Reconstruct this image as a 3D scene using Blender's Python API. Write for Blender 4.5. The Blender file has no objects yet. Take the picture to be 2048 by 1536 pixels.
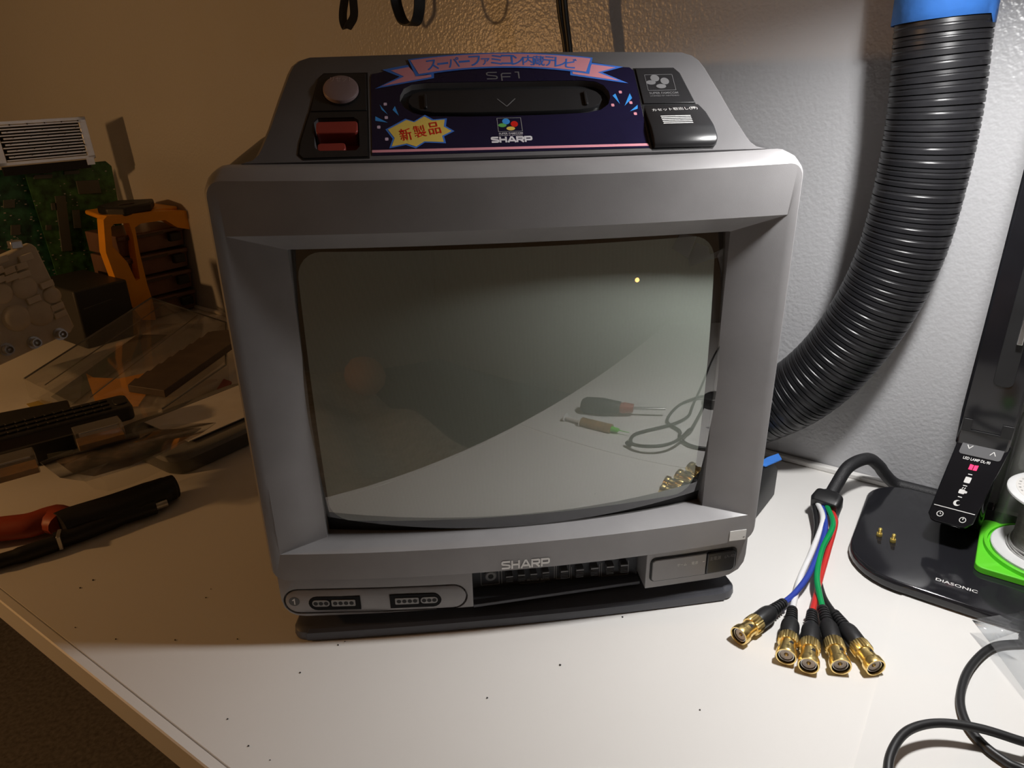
import bpy, bmesh, math, random
from mathutils import Vector as V, Matrix as MX
random.seed(7)
SC = bpy.context.scene
COL = SC.collection
PI = math.pi

# ------------------------------------------------------------------ camera
CAM_F, CAM_C, PITCH, YAW, ROLL = 1440.15, V((-.056, -.438, .3885)), .4025, .1154, -.0173
fw = V((math.sin(YAW)*math.cos(PITCH), math.cos(YAW)*math.cos(PITCH), -math.sin(PITCH)))
r0 = V((math.cos(YAW), -math.sin(YAW), 0)); u0 = r0.cross(fw)
rt = r0*math.cos(ROLL) + u0*math.sin(ROLL); up = -r0*math.sin(ROLL) + u0*math.cos(ROLL)
cd = bpy.data.cameras.new('camera'); cam = bpy.data.objects.new('camera', cd); COL.objects.link(cam)
cd.sensor_fit = 'HORIZONTAL'; cd.sensor_width = 36; cd.lens = CAM_F*36/2048; cd.clip_start = .01
cam.matrix_world = MX((( rt.x, up.x, -fw.x, CAM_C.x), (rt.y, up.y, -fw.y, CAM_C.y), (rt.z, up.z, -fw.z, CAM_C.z), (0, 0, 0, 1)))
SC.camera = cam

# ------------------------------------------------------------------ world, exposure, lights
w = bpy.data.worlds.new('night'); SC.world = w; w.use_nodes = True
w.node_tree.nodes['Background'].inputs[0].default_value = (1, .75, .5, 1)
w.node_tree.nodes['Background'].inputs[1].default_value = .006
SC.view_settings.view_transform = 'Standard'; SC.view_settings.look = 'None'
SC.view_settings.exposure = 0; SC.view_settings.gamma = 1; SC.view_settings.use_curve_mapping = False

E1, EN = V((.7513, -.66, 0)), V((.66, .7513, 0))          # along the wall, towards the wall
def DW(a, b, z=0): return E1*a + EN*b + V((0, 0, z))

def light(name, kind, loc, energy, col, **k):
    l = bpy.data.lights.new(name, kind); l.energy = energy; l.color = col
    o = bpy.data.objects.new(name, l); COL.objects.link(o); o.location = loc
    for q, v in k.items(): setattr(l, q, v)
    return o
# the white LED lamp of the desk lamp, under its head
LZ = .495
led = light('led_lamp_light', 'AREA', V((.278, -.056, LZ)), 2.62, (1, .985, .97), shape='RECTANGLE', size=.04, size_y=.05)
led2 = light('led_fill_light', 'POINT', V((.278, -.056, LZ-.014)), .35, (1, .985, .97), shadow_soft_size=.004)  # added bare point fill below the head, to lift distant objects
# the warm lamp standing to the left of the desk and a warm bulb far behind the camera
light('warm_lamp_light', 'POINT', DW(-.97, -.80, .40), 8.8, (1, .52, .19), shadow_soft_size=.022)
light('far_bulb_light', 'POINT', V((.0778, .0087, .2664)) + V((.4833, -.874, -.0514))*1.5, .05, (1, .50, .14), shadow_soft_size=.012)

# ------------------------------------------------------------------ pixel rays of the photograph -> points on known planes
def ray(px, py): return (fw*CAM_F + rt*(px-1024) - up*(py-768)).normalized()
def hp(px, py, p0, n): d = ray(px, py); return CAM_C + d*((p0-CAM_C).dot(n)/d.dot(n))
def hz(px, py, z=0.): return hp(px, py, V((0, 0, z)), V((0, 0, 1)))
def hy(px, py, y): return hp(px, py, V((0, y, 0)), V((0, 1, 0)))
def hb(px, py, b): return hp(px, py, EN*b, EN)
def ha(px, py, a): return hp(px, py, E1*a, E1)

# ------------------------------------------------------------------ materials
def nodes(name):
    m = bpy.data.materials.new(name); m.use_nodes = True; nt = m.node_tree
    return m, nt, nt.nodes['Principled BSDF']
def mat(name, col, rough=.5, metal=0, spec=.5, var=.05, vs=40, bump=0, bs=500, coat=0, coatr=.08, emis=None, es=0, detail=3, bdist=.001, bdet=2):
    m, nt, p = nodes(name); N = nt.nodes; L = nt.links
    tc = N.new('ShaderNodeTexCoord'); nz = N.new('ShaderNodeTexNoise'); nz.inputs['Scale'].default_value = vs; nz.inputs['Detail'].default_value = detail
    L.new(tc.outputs['Object'], nz.inputs['Vector'])
    mr = N.new('ShaderNodeMapRange'); mr.inputs[1].default_value = .3; mr.inputs[2].default_value = .7
    mr.inputs[3].default_value = 1-var; mr.inputs[4].default_value = 1+var; L.new(nz.outputs['Fac'], mr.inputs[0])
    mx = N.new('ShaderNodeVectorMath'); mx.operation = 'SCALE'; mx.inputs[0].default_value = col[:3]; L.new(mr.outputs[0], mx.inputs['Scale'])
    L.new(mx.outputs[0], p.inputs['Base Color'])
    p.inputs['Roughness'].default_value = rough; p.inputs['Metallic'].default_value = metal; p.inputs['Specular IOR Level'].default_value = spec
    p.inputs['Coat Weight'].default_value = coat; p.inputs['Coat Roughness'].default_value = coatr
    if bump:
        b = N.new('ShaderNodeBump'); b.inputs['Strength'].default_value = bump; b.inputs['Distance'].default_value = bdist
        n2 = N.new('ShaderNodeTexNoise'); n2.inputs['Scale'].default_value = bs; n2.inputs['Detail'].default_value = bdet
        L.new(tc.outputs['Object'], n2.inputs['Vector']); L.new(n2.outputs['Fac'], b.inputs['Height']); L.new(b.outputs[0], p.inputs['Normal'])
    if emis:
        p.inputs['Emission Color'].default_value = (*emis, 1); p.inputs['Emission Strength'].default_value = es
    m.diffuse_color = (*col[:3], 1)
    return m
def clear(name, tint=(.9, .9, .9), f0=.04, haze=.08, hcol=(.8, .8, .8), rough=.05):
    m, nt, p = nodes(name); N = nt.nodes; L = nt.links; N.remove(p)
    out = N['Material Output']; lw = N.new('ShaderNodeLayerWeight'); lw.inputs[0].default_value = .5
    pw = N.new('ShaderNodeMath'); pw.operation = 'POWER'; pw.inputs[1].default_value = 5; L.new(lw.outputs['Facing'], pw.inputs[0])
    fr = N.new('ShaderNodeMath'); fr.operation = 'MULTIPLY_ADD'; fr.inputs[1].default_value = 1-f0; fr.inputs[2].default_value = f0; L.new(pw.outputs[0], fr.inputs[0])
    tr = N.new('ShaderNodeBsdfTransparent'); gl = N.new('ShaderNodeBsdfGlossy'); gl.inputs['Roughness'].default_value = rough
    df = N.new('ShaderNodeBsdfDiffuse'); df.inputs[0].default_value = (*hcol, 1)
    tc = N.new('ShaderNodeTexCoord'); nz = N.new('ShaderNodeTexNoise'); nz.inputs['Scale'].default_value = 30
    L.new(tc.outputs['Object'], nz.inputs['Vector'])
    rmp = N.new('ShaderNodeMapRange'); rmp.inputs[3].default_value = haze*.6; rmp.inputs[4].default_value = haze*1.4; L.new(nz.outputs['Fac'], rmp.inputs[0])
    tr.inputs[0].default_value = (*tint, 1)
    m1 = N.new('ShaderNodeMixShader'); L.new(rmp.outputs[0], m1.inputs[0]); L.new(tr.outputs[0], m1.inputs[1]); L.new(df.outputs[0], m1.inputs[2])
    m2 = N.new('ShaderNodeMixShader'); L.new(fr.outputs[0], m2.inputs[0]); L.new(m1.outputs[0], m2.inputs[1]); L.new(gl.outputs[0], m2.inputs[2])
    L.new(m2.outputs[0], out.inputs[0]); m.diffuse_color = (*tint, .4)
    return m
K = {}
K['case'] = mat('grey_cabinet_plastic', (.275, .268, .273), .38, spec=.6, var=.10, vs=22, bump=.10, bs=2600, bdist=.0004, detail=6)
K['case_dimmed'] = mat('grey_cabinet_plastic_dimmed', (.145, .141, .145), .40, spec=.5, var=.10, vs=22, bump=.10, bs=2600, bdist=.0004, detail=6)  # same grey as the cabinet, darkened in colour to offset strong lamp light
K['case_dark'] = mat('charcoal_console_plastic', (.070, .070, .073), .40, spec=.55, var=.06, vs=30, bump=.12, bs=2600, bdist=.0004)
K['black_sheen'] = mat('black_satin_plastic', (.022, .022, .024), .34, spec=.5, var=.1, bump=.08, bs=2200, bdist=.0003)
K['black'] = mat('black_plastic', (.012, .012, .013), .45, var=.15)
K['bay'] = mat('bay_black', (.062, .067, .078), .5)
K['navy_base'] = mat('pedestal_plastic', (.075, .078, .092), .40, spec=.5, var=.05)
K['white_ink'] = mat('pale_grey_ink', (.50, .50, .50), .5)
K['silver_ink'] = mat('silver_ink', (.80, .79, .77), .4)
K['dim_ink'] = mat('grey_ink', (.20, .20, .205), .5)
K['decal_navy'] = mat('decal_navy', (.012, .010, .036), .22, spec=.5, var=.08)
K['decal_pink'] = mat('decal_pink', (.86, .36, .43), .3)
K['decal_blue'] = mat('decal_blue', (.07, .24, .85), .3)
K['decal_sky'] = mat('decal_sky', (.06, .36, .92), .3)
K['decal_yellow'] = mat('decal_yellow', (.90, .66, .14), .3)
K['decal_red'] = mat('decal_red', (.74, .022, .014), .3)
K['decal_green'] = mat('decal_green', (.16, .50, .12), .3)
K['decal_white'] = mat('decal_white', (.85, .83, .87), .3)
K['decal_lilac'] = mat('decal_lilac', (.78, .62, .80), .3)
K['reset'] = mat('mauve_button', (.30, .22, .225), .38, var=.05)
K['reset_ink'] = mat('reset_ink', (.56, .45, .45), .4)
K['red_lever'] = mat('red_lever', (.33, .045, .035), .38)
K['sticker'] = mat('white_sticker', (.80, .79, .77), .5)
K['port'] = mat('port_black', (.006, .006, .007), .6, spec=.15)
K['knob'] = mat('knob_black', (.085, .087, .092), .4)
K['frame_ink'] = mat('socket_frame_grey', (.34, .34, .34), .5)
K['desk'] = mat('white_desk_laminate', (.79, .772, .745), .42, spec=.4, var=.012, vs=6, bump=.03, bs=900, bdist=.0003)
K['mat_white'] = mat('white_plastic_mat', (.77, .755, .73), .5, spec=.35, var=.012, vs=5)
K['wall'] = mat('orange_peel_wall_paint', (.50, .50, .515), .30, spec=.6, var=.015, vs=5, bump=.38, bs=270, bdist=.0014, bdet=1)
K['room'] = mat('dull_room_paint', (.56, .55, .54), .8, bump=.1, bs=80)
K['carpet'] = mat('dark_carpet', (.16, .15, .15), .95, var=.3, vs=120, bump=.5, bs=300)
K['hose'] = mat('black_hose_plastic', (.014, .014, .016), .36, spec=.45, var=.12)
K['tape'] = mat('blue_painters_tape', (.045, .20, .66), .6, var=.06, vs=70, bump=.4, bs=110)
K['gloss_black'] = mat('gloss_black_plastic', (.010, .010, .012), .08, spec=.6, var=.1)
K['gloss_grey'] = mat('lamp_base_black', (.016, .016, .019), .10, spec=.6, var=.1)
K['pad_grey'] = mat('grey_touch_pad', (.12, .12, .125), .4)
K['led_red'] = mat('red_led_icon', (.8, .02, .08), .4, emis=(1, .03, .12), es=1.6)
K['gold'] = mat('gold_plate', (.90, .68, .28), .28, metal=1, var=.05)
K['brass'] = mat('brass', (.92, .70, .20), .32, metal=.75)
K['steel'] = mat('brushed_steel', (.62, .62, .62), .3, metal=1, var=.1)
K['solder'] = mat('solder_wire', (.62, .61, .60), .40, metal=.55, var=.12, vs=300)
K['ptfe'] = mat('connector_insulator', (.62, .54, .46), .5)
K['rubber'] = mat('black_rubber', (.015, .015, .016), .42, spec=.5)
K['sheath'] = mat('braided_sheath', (.016, .016, .018), .5, bump=.7, bs=1400, bdist=.0006)
K['w_white'] = mat('white_wire', (.82, .82, .82), .35)
K['w_blue'] = mat('blue_wire', (.030, .06, .38), .3)
K['w_green'] = mat('green_wire', (.006, .30, .085), .3)
K['w_red'] = mat('red_wire', (.62, .035, .03), .3)
K['silicone'] = mat('green_silicone', (.13, .68, .03), .5, spec=.35)
K['spool'] = mat('white_spool_plastic', (.76, .76, .76), .4)
K['paper'] = mat('white_paper', (.72, .70, .67), .7)
K['ink_black'] = mat('black_ink', (.04, .04, .04), .6)
K['ink_red'] = mat('red_ink', (.45, .03, .03), .6)
K['orange'] = mat('orange_plastic', (.95, .40, .016), .45)
K['drawer'] = mat('smoky_brown_plastic', (.20, .11, .08), .30, var=.25, vs=25)
K['pcb'] = mat('circuit_board_green', (.050, .16, .05), .45, var=.7, vs=70, detail=6)
K['pcb2'] = mat('circuit_board_teal', (.030, .13, .075), .45, var=.7, vs=60, detail=6)
K['chip'] = mat('chip_grey', (.10, .11, .10), .4)
K['heatsink'] = mat('anodised_aluminium', (.88, .90, .93), .34, metal=.55, var=.06)
K['scope'] = mat('cream_panel', (.60, .57, .50), .5, var=.12, vs=30)
K['scope_key'] = mat('cream_keys', (.66, .63, .56), .5)
K['scope_body'] = mat('dark_instrument_body', (.030, .030, .030), .5)
K['strip'] = mat('brown_tray', (.085, .06, .045), .5, var=.2)
K['redgrip'] = mat('red_orange_grip', (.36, .048, .014), .5)
K['blackgrip'] = mat('black_grip', (.014, .014, .015), .5)
K['amber'] = mat('amber_foam', (.30, .16, .035), .6, var=.3, vs=80)
K['print'] = mat('brown_print', (.26, .18, .12), .6, var=.5, vs=90)
K['packet'] = mat('blue_packet', (.04, .06, .16), .5)
K['packet_red'] = mat('red_packet', (.26, .06, .05), .5)
K['note_yellow'] = mat('yellow_note', (.45, .33, .08), .7)
K['blanket'] = mat('blanket_cloth', (.34, .32, .27), .9, var=.2, vs=30, bump=.5, bs=40, bdist=.01)
K['ball_tan'] = mat('tan_plush', (.45, .24, .10), .9, bump=.4, bs=300)
K['mask'] = mat('tube_mask_black', (.004, .004, .0045), .6)
K['clear'] = clear('clear_plastic', (.93, .92, .90), .06, .12)
K['film'] = clear('clear_film', (.95, .96, .97), .04, .045, (.85, .87, .9))
K['smoke'] = clear('smoke_plastic', (.55, .55, .53), .04, .30, (.33, .33, .31))
K['patch'] = clear('translucent_patch', (.8, .8, .8), .03, .22, (.6, .6, .6))
K['lidframe'] = mat('frosted_lid', (.20, .20, .19), .35)
# picture tube: grey-green phosphor with fine vertical stripes under a reflecting glass
def phosphor():
    m, nt, p = nodes('phosphor_stripes'); N = nt.nodes; L = nt.links
    tc = N.new('ShaderNodeTexCoord'); wv = N.new('ShaderNodeTexWave'); wv.bands_direction = 'X'; wv.inputs['Scale'].default_value = 330; wv.inputs['Distortion'].default_value = 0
    L.new(tc.outputs['Object'], wv.inputs['Vector'])
    cr = N.new('ShaderNodeValToRGB'); cr.color_ramp.elements[0].color = (.60, .645, .60, 1); cr.color_ramp.elements[1].color = (.68, .725, .68, 1)
    L.new(wv.outputs['Fac'], cr.inputs[0]); L.new(cr.outputs[0], p.inputs['Base Color'])
    p.inputs['Roughness'].default_value = .9; p.inputs['Specular IOR Level'].default_value = .1
    return m
K['phosphor'] = phosphor()
K['glass'] = clear('tube_glass', (.84, .86, .84), .28, .004, (.5, .5, .5), .012)

# ------------------------------------------------------------------ mesh building
def pts_rect(hx, z0, z1, r, nx=16, nc=5, nz=4):
    """rounded rectangle in (x, z), fixed vertex count"""
    o = []
    def seg(p, q, n): return [(p[0]+(q[0]-p[0])*i/n, p[1]+(q[1]-p[1])*i/n) for i in range(n)]
    def arc(cx, cz, a0): return [(cx+r*math.cos(a0+PI/2*i/nc), cz+r*math.sin(a0+PI/2*i/nc)) for i in range(nc)]
    o += seg((-hx+r, z0), (hx-r, z0), nx) + arc(hx-r, z0+r, -PI/2)
    o += seg((hx, z0+r), (hx, z1-r), nz) + arc(hx-r, z1-r, 0)
    o += seg((hx-r, z1), (-hx+r, z1), nx) + arc(-hx+r, z1-r, PI/2)
    o += seg((-hx, z1-r), (-hx, z0+r), nz) + arc(-hx+r, z0+r, PI)
    return o
def rrect(cx, cy, w_, h_, r, n=4):
    o = []
    for sx, sy, a0 in ((1, -1, -PI/2), (1, 1, 0), (-1, 1, PI/2), (-1, -1, PI)):
        for i in range(n+1):
            a = a0+PI/2*i/n; o.append((cx+sx*(w_/2-r)+r*math.cos(a), cy+sy*(h_/2-r)+r*math.sin(a)))
    return o
def circ(cx, cy, r, n=20, ry=None, rot=0): 
    o = []
    for i in range(n):
        x, y = r*math.cos(2*PI*i/n), (ry or r)*math.sin(2*PI*i/n)
        o.append((cx+x*math.cos(rot)-y*math.sin(rot), cy+x*math.sin(rot)+y*math.cos(rot)))
    return o
def spline(P, n=8):
    P = [V(p) for p in P]; o = []
    for i in range(len(P)-1):
        a, b, c, d = P[max(i-1, 0)], P[i], P[i+1], P[min(i+2, len(P)-1)]
        for k in range(n):
            t = k/n
            o.append(.5*((2*b)+(c-a)*t+(2*a-5*b+4*c-d)*t*t+(3*b-a-3*c+d)*t**3))
    return o+[P[-1]]
WORLD = {}
class MB:
    def __init__(s, M=None): s.v = []; s.f = []; s.mi = []; s.m = 0; s.M = M or MX()
    def add(s, vs, fs):
        o = len(s.v); s.v += [s.M @ V(p) for p in vs]
        for f in fs: s.f.append([o+i for i in f]); s.mi.append(s.m)
    def box(s, c, d, R=None):
        R = R or MX(); h = V(d)/2
        vs = [V(c) + R @ V((sx*h.x, sy*h.y, sz*h.z)) for sx in (-1, 1) for sy in (-1, 1) for sz in (-1, 1)]
        s.add(vs, [(0, 1, 3, 2), (4, 6, 7, 5), (0, 4, 5, 1), (2, 3, 7, 6), (0, 2, 6, 4), (1, 5, 7, 3)]); return s
    def loft(s, loops, c0=True, c1=True, closed=False):
        n = len(loops[0]); vs = [p for l in loops for p in l]; fs = []
        for k in range(len(loops)-1 + (1 if closed else 0)):
            a, b = k*n, ((k+1) % len(loops))*n
            for i in range(n): j = (i+1) % n; fs.append((a+i, a+j, b+j, b+i))
        if c0: fs.append(tuple(range(n-1, -1, -1)))
        if c1: fs.append(tuple(range((len(loops)-1)*n, len(loops)*n)))
        s.add(vs, fs); return s
    def prism(s, poly, w0, w1, fr=None, cap0=True):
        fr = fr or (lambda u, v, w_: V((u, v, w_)))
        return s.loft([[fr(u, v, w0) for u, v in poly], [fr(u, v, w1) for u, v in poly]], cap0)
    def flat(s, poly, w0, fr): s.add([fr(u, v, w0) for u, v in poly], [tuple(range(len(poly)))]); return s
    def tube(s, pts, r, n=10, cap=True, ry=None, side=None):
        pts = [V(p) for p in pts]; loops = []; R = r if isinstance(r, (list, tuple)) else [r]*len(pts)
        t = (pts[1]-pts[0]).normalized(); x = V(side) if side else (t.orthogonal()); x = (x - t*x.dot(t)).normalized()
        for i, p in enumerate(pts):
            t = (pts[min(i+1, len(pts)-1)]-pts[max(i-1, 0)]).normalized()
            x = (x - t*x.dot(t)).normalized(); y = t.cross(x)
            loops.append([p + x*(R[i]*math.cos(2*PI*k/n)) + y*((R[i] if ry is None else ry)*math.sin(2*PI*k/n)) for k in range(n)])
        return s.loft(loops, cap, cap)
    def lathe(s, prof, n=24, M=None, cap=True):
        M = M or MX()
        return s.loft([[M @ V((r*math.cos(2*PI*k/n), r*math.sin(2*PI*k/n), z)) for k in range(n)] for r, z in prof], cap, cap)
    def build(s, name, mats, parent=None, bevel=0, seg=2, angle=38, solid=0):
        mats = mats if isinstance(mats, (list, tuple)) else [mats]
        me = bpy.data.meshes.new(name); inv = WORLD[parent.name].inverted() if parent else MX()
        me.from_pydata([inv @ p for p in s.v], [], s.f)
        for m in mats: me.materials.append(K[m] if isinstance(m, str) else m)
        for p, mi in zip(me.polygons, s.mi): p.material_index = mi
        bm = bmesh.new(); bm.from_mesh(me); bmesh.ops.recalc_face_normals(bm, faces=bm.faces); bm.to_mesh(me); bm.free()
        for p in me.polygons: p.use_smooth = True
        me.set_sharp_from_angle(angle=math.radians(angle))
        o = bpy.data.objects.new(name, me); COL.objects.link(o)
        if solid:
            md = o.modifiers.new('thickness', 'SOLIDIFY'); md.thickness = solid; md.offset = 0
        if bevel:
            md = o.modifiers.new('bevel', 'BEVEL'); md.width = bevel; md.segments = seg; md.limit_method = 'ANGLE'; md.angle_limit = math.radians(40)
            md.harden_normals = False
        if parent: o.parent = parent; WORLD[o.name] = WORLD[parent.name]
        else: WORLD[o.name] = MX()
        return o
def thing(name, label, cat, loc=(0, 0, 0), rz=0, group=None):
    o = bpy.data.objects.new(name, None); COL.objects.link(o); o.empty_display_size = .02
    o.location = loc; o.rotation_euler = (0, 0, rz); WORLD[o.name] = MX.Translation(V(loc)) @ MX.Rotation(rz, 4, 'Z')
    o['label'] = label; o['category'] = cat
    if group: o['group'] = group
    return o
def tag(o, label, cat, group=None):
    o['label'] = label; o['category'] = cat
    if group: o['group'] = group
    return o
def struct(o): o['kind'] = 'structure'; return o
def lab(o, label): o['label'] = label; return o
def text(mb, body, fr, cx, cy, w_=None, h_=None, rot=0, bold=0., w0=0.0002, res=3, skew=0):
    cu = bpy.data.curves.new('t', 'FONT'); cu.body = body; cu.size = 1; cu.resolution_u = res; cu.offset = bold
    o = bpy.data.objects.new('t', cu); COL.objects.link(o); dg = bpy.context.evaluated_depsgraph_get(); dg.update()
    me = bpy.data.meshes.new_from_object(o.evaluated_get(dg)); vs = [v.co.copy() for v in me.vertices]; fs = [tuple(p.vertices) for p in me.polygons]
    bpy.data.objects.remove(o); bpy.data.curves.remove(cu); bpy.data.meshes.remove(me)
    x0, x1 = min(v.x for v in vs), max(v.x for v in vs); y0, y1 = min(v.y for v in vs), max(v.y for v in vs)
    sx = w_/(x1-x0) if w_ else None; sy = h_/(y1-y0) if h_ else None
    sx = sx or sy; sy = sy or sx
    out = []
    for v in vs:
        y = (v.y-(y0+y1)/2)*sy; x = (v.x-(x0+x1)/2)*sx + skew*y
        out.append(fr(cx+x*math.cos(rot)-y*math.sin(rot), cy+x*math.sin(rot)+y*math.cos(rot), w0))
    mb.add(out, fs)
def strokes(b, paths, t, fr, w0):
    """constant-width mitred lettering strokes"""
    for P in paths:
        P = [V(p) for p in P]; L_, R_ = [], []
        for i, p in enumerate(P):
            d0 = (p-P[i-1]).normalized() if i else (P[1]-P[0]).normalized(); d1 = (P[i+1]-p).normalized() if i < len(P)-1 else d0
            m = (d0+d1).normalized(); nn = V((-m.y, m.x)); k = t/max(.4, nn.dot(V((-d0.y, d0.x))))
            L_.append(p+nn*k); R_.append(p-nn*k)
        for i in range(len(P)-1): b.flat([(q.x, q.y) for q in (L_[i], R_[i], R_[i+1], L_[i+1])], w0, fr)
LOGO = {'S': [[(1.18, .88), (.22, .88), (.10, .80), (.10, .64), (.22, .56), (1.02, .45), (1.14, .37), (1.14, .20), (1.02, .12), (.04, .12)]], 'H': [[(.12, 0), (.12, 1)], [(1.08, 0), (1.08, 1)], [(.12, .5), (1.08, .5)]],
        'A': [[(.06, 0), (.62, .90), (.78, .90), (1.34, 0)], [(.36, .30), (1.04, .30)]], 'R': [[(.12, 0), (.12, .88), (1.02, .88), (1.14, .80), (1.14, .56), (1.02, .46), (.20, .46)], [(.62, .46), (1.16, .02)]],
        'P': [[(.12, 0), (.12, .88), (1.02, .88), (1.14, .80), (1.14, .50), (1.02, .40), (.20, .40)]]}
def logo(b, fr, cx, cy, w_, h_, rot=0, w0=.0003, t=.115):
    adv = {'S': 1.36, 'H': 1.34, 'A': 1.46, 'R': 1.36, 'P': 1.2}; tot = sum(adv[c] for c in 'SHARP'); x = 0; sx, sy = w_/tot, h_
    cr, sr = math.cos(rot), math.sin(rot)
    g = lambda u, v, w1: fr(cx+(u-tot/2)*sx*cr-(v-.5)*sy*sr, cy+(u-tot/2)*sx*sr+(v-.5)*sy*cr, w1)
    for c in 'SHARP':
        strokes(b, [[(p[0]+x, p[1]) for p in P] for P in LOGO[c]], t, g, w0); x += adv[c]
def cut(o, cutters):
    """carve the cutter meshes out of o and bake the result"""
    for c in cutters:
        md = o.modifiers.new('cut', 'BOOLEAN'); md.operation = 'DIFFERENCE'; md.object = c; md.solver = 'EXACT'
    dg = bpy.context.evaluated_depsgraph_get(); dg.update()
    me = bpy.data.meshes.new_from_object(o.evaluated_get(dg)); o.modifiers.clear(); o.data = me
    for p in me.polygons: p.use_smooth = True
    me.set_sharp_from_angle(angle=math.radians(38))
def drop(objs):
    for c in objs: bpy.data.objects.remove(c)

# ================================================================== ROOM
def plane_box(name, a0, a1, b0, b1, z0, z1, m):
    b = MB(); b.loft([[DW(a0, b0, z), DW(a1, b0, z), DW(a1, b1, z), DW(a0, b1, z)] for z in (z0, z1)])
    return struct(b.build(name, m))
plane_box('wall_back', -2.6, 1.9, .372, .47, -.75, 1.75, 'wall')
plane_box('wall_left', -2.7, -2.6, -3.0, .47, -.75, 1.75, 'room')
plane_box('wall_right', 1.9, 2.0, -3.0, .47, -.75, 1.75, 'room')
plane_box('wall_front', -2.7, 2.0, -3.1, -3.0, -.75, 1.75, 'room')
plane_box('floor', -2.7, 2.0, -3.1, .47, -.80, -.75, 'carpet')
plane_box('ceiling', -2.7, 2.0, -3.1, .47, 1.75, 1.80, 'room')

# ================================================================== DESK
desk = thing('desk', 'long white laminate desk along the wall carrying everything', 'desk', DW(-.3, .08, -.75))
b = MB()
lo = []
for ins, z in ((.002, -.026), (0, -.024), (0, -.001), (.001, 0), (.007, 0), (.0072, -.0012), (.0082, -.0012), (.0084, 0)):
    lo.append([DW(-1.9, -.215+ins, z), DW(1.2, -.215+ins, z), DW(1.2, .371-ins*.01, z), DW(-1.9, .371-ins*.01, z)])
b.loft(lo); b.build('desktop', 'desk', desk)
for a_, b_ in ((-1.85, -.17), (-1.85, .33), (1.15, -.17), (1.15, .33)):
    b = MB(); b.box(DW(a_, b_, -.388), (.05, .05, .724), MX.Rotation(math.atan2(E1.y, E1.x), 4, 'Z')); b.build('leg', 'desk', desk, bevel=.003)
# raised strip closing the desk against the wall
b = MB(); b.loft([[DW(-1.9, .364, z), DW(1.2, .364, z), DW(1.2, .3715, z), DW(-1.9, .3715, z)] for z in (0, .006)]); struct(b.build('trim_1', 'desk', bevel=.0015))
o = MB().loft([[DW(.238, -.209, z), DW(1.18, -.209, z), DW(1.18, .36, z), DW(.238, .36, z)] for z in (0, .0008)]).build('desk_mat', 'mat_white')
tag(o, 'thin white plastic mat covering the right end of the desk', 'mat')

# ================================================================== TELEVISION
tv = thing('television', 'grey portable tube television with a built-in game console on top', 'television')
BW = .18
def BY(x): return -.0125*max(0, 1-(x/BW)**2)
def bz(x, y, z, k=1): 
    zz = z - (.0016*max(0, 1-(x/BW)**2) if z > .32 else 0)
    return V((x, y+BY(x)*k, zz))
b = MB()
loops = []
for hx, z0, z1, r, y, k in ((.1765, .064, .343, .012, .030, 0), (.1790, .061, .3448, .012, .0145, .75), (.1800, .0592, .3432, .012, .006, .9),
                            (.1800, .0590, .3392, .010, .0010, 1), (.1785, .0600, .3374, .009, -.0008, 1),
                            (.1718, .0825, .3060, .0006, -.0010, 1), (.1399, .0864, .2946, .0006, .0142, 1), (.1388, .0872, .2938, .0006, .0300, 1)):
    loops.append([bz(x, y, z, k) for x, z in pts_rect(hx, z0, z1, r)])
b.loft(loops, False, False)
bezel = b.build('front_bezel', 'case', tv, angle=33)
FZ = lambda x, z, w_: bz(x, -.0010-w_, z)
b = MB(); logo(b, FZ, .0008, .0650, .0350, .0072, rot=-.010); lab(b.build('brand_lettering', 'silver_ink', bezel), 'silver SHARP lettering')
b = MB(); q = [(.1583, .0703), (.1720, .0697), (.1720, .0608), (.1583, .0616)]; b.prism(q, 0, .0004, FZ)
s_ = b.build('sticker', 'sticker', bezel); lab(s_, 'small white rectangular sticker')
b = MB(); b.flat([(.1690, .0632), (.1710, .0640), (.1706, .0628)], .0006, FZ).build('sticker_mark', 'ink_black', s_)

# ---- picture tube
TR, TZ = .69, .19
def gy(x, z, off=0): return off - .006 + TR - math.sqrt(max(0, TR*TR - x*x - (z-TZ)**2))
b = MB(); nx, nz = 40, 30; vs = []; fs = []
for j in range(nz+1):
    for i in range(nx+1):
        x = -.146 + .292*i/nx; zb = .0872 + (.0095 if x > 0 else .0125)*(x/.135)**2; z = zb + (.299-zb)*j/nz
        vs.append((x, gy(x, z), z))
for j in range(nz):
    for i in range(nx): a = j*(nx+1)+i; fs.append((a, a+1, a+nx+2, a+nx+1))
b.add(vs, fs); tube = b.build('tube_glass', 'glass', tv)
b = MB(); out = [(x-.002, z) for x, z in pts_rect(.1345, .0965, .2915, .016, 16, 6, 12)]
vs = [(x*s, gy(x*s, TZ+(z-TZ)*s, .0009), TZ+(z-TZ)*s) for s in (0.0001, .2, .4, .6, .8, 1) for x, z in out]; n = len(out); fs = []
for k in range(5):
    for i in range(n): fs.append((k*n+i, k*n+(i+1) % n, (k+1)*n+(i+1) % n, (k+1)*n+i))
b.add(vs, fs); b.build('phosphor_screen', 'phosphor', tv)
b = MB(); vs = []; fs = []
for j in range(13):
    for i in range(17):
        x = -.152+.304*i/16; z = .068+.245*j/12; vs.append((x, gy(x, z, .0022), z))
for j in range(12):
    for i in range(16): a = j*17+i; fs.append((a, a+1, a+18, a+17))
b.add(vs, fs); b.build('tube_mask', 'mask', tv)

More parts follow.
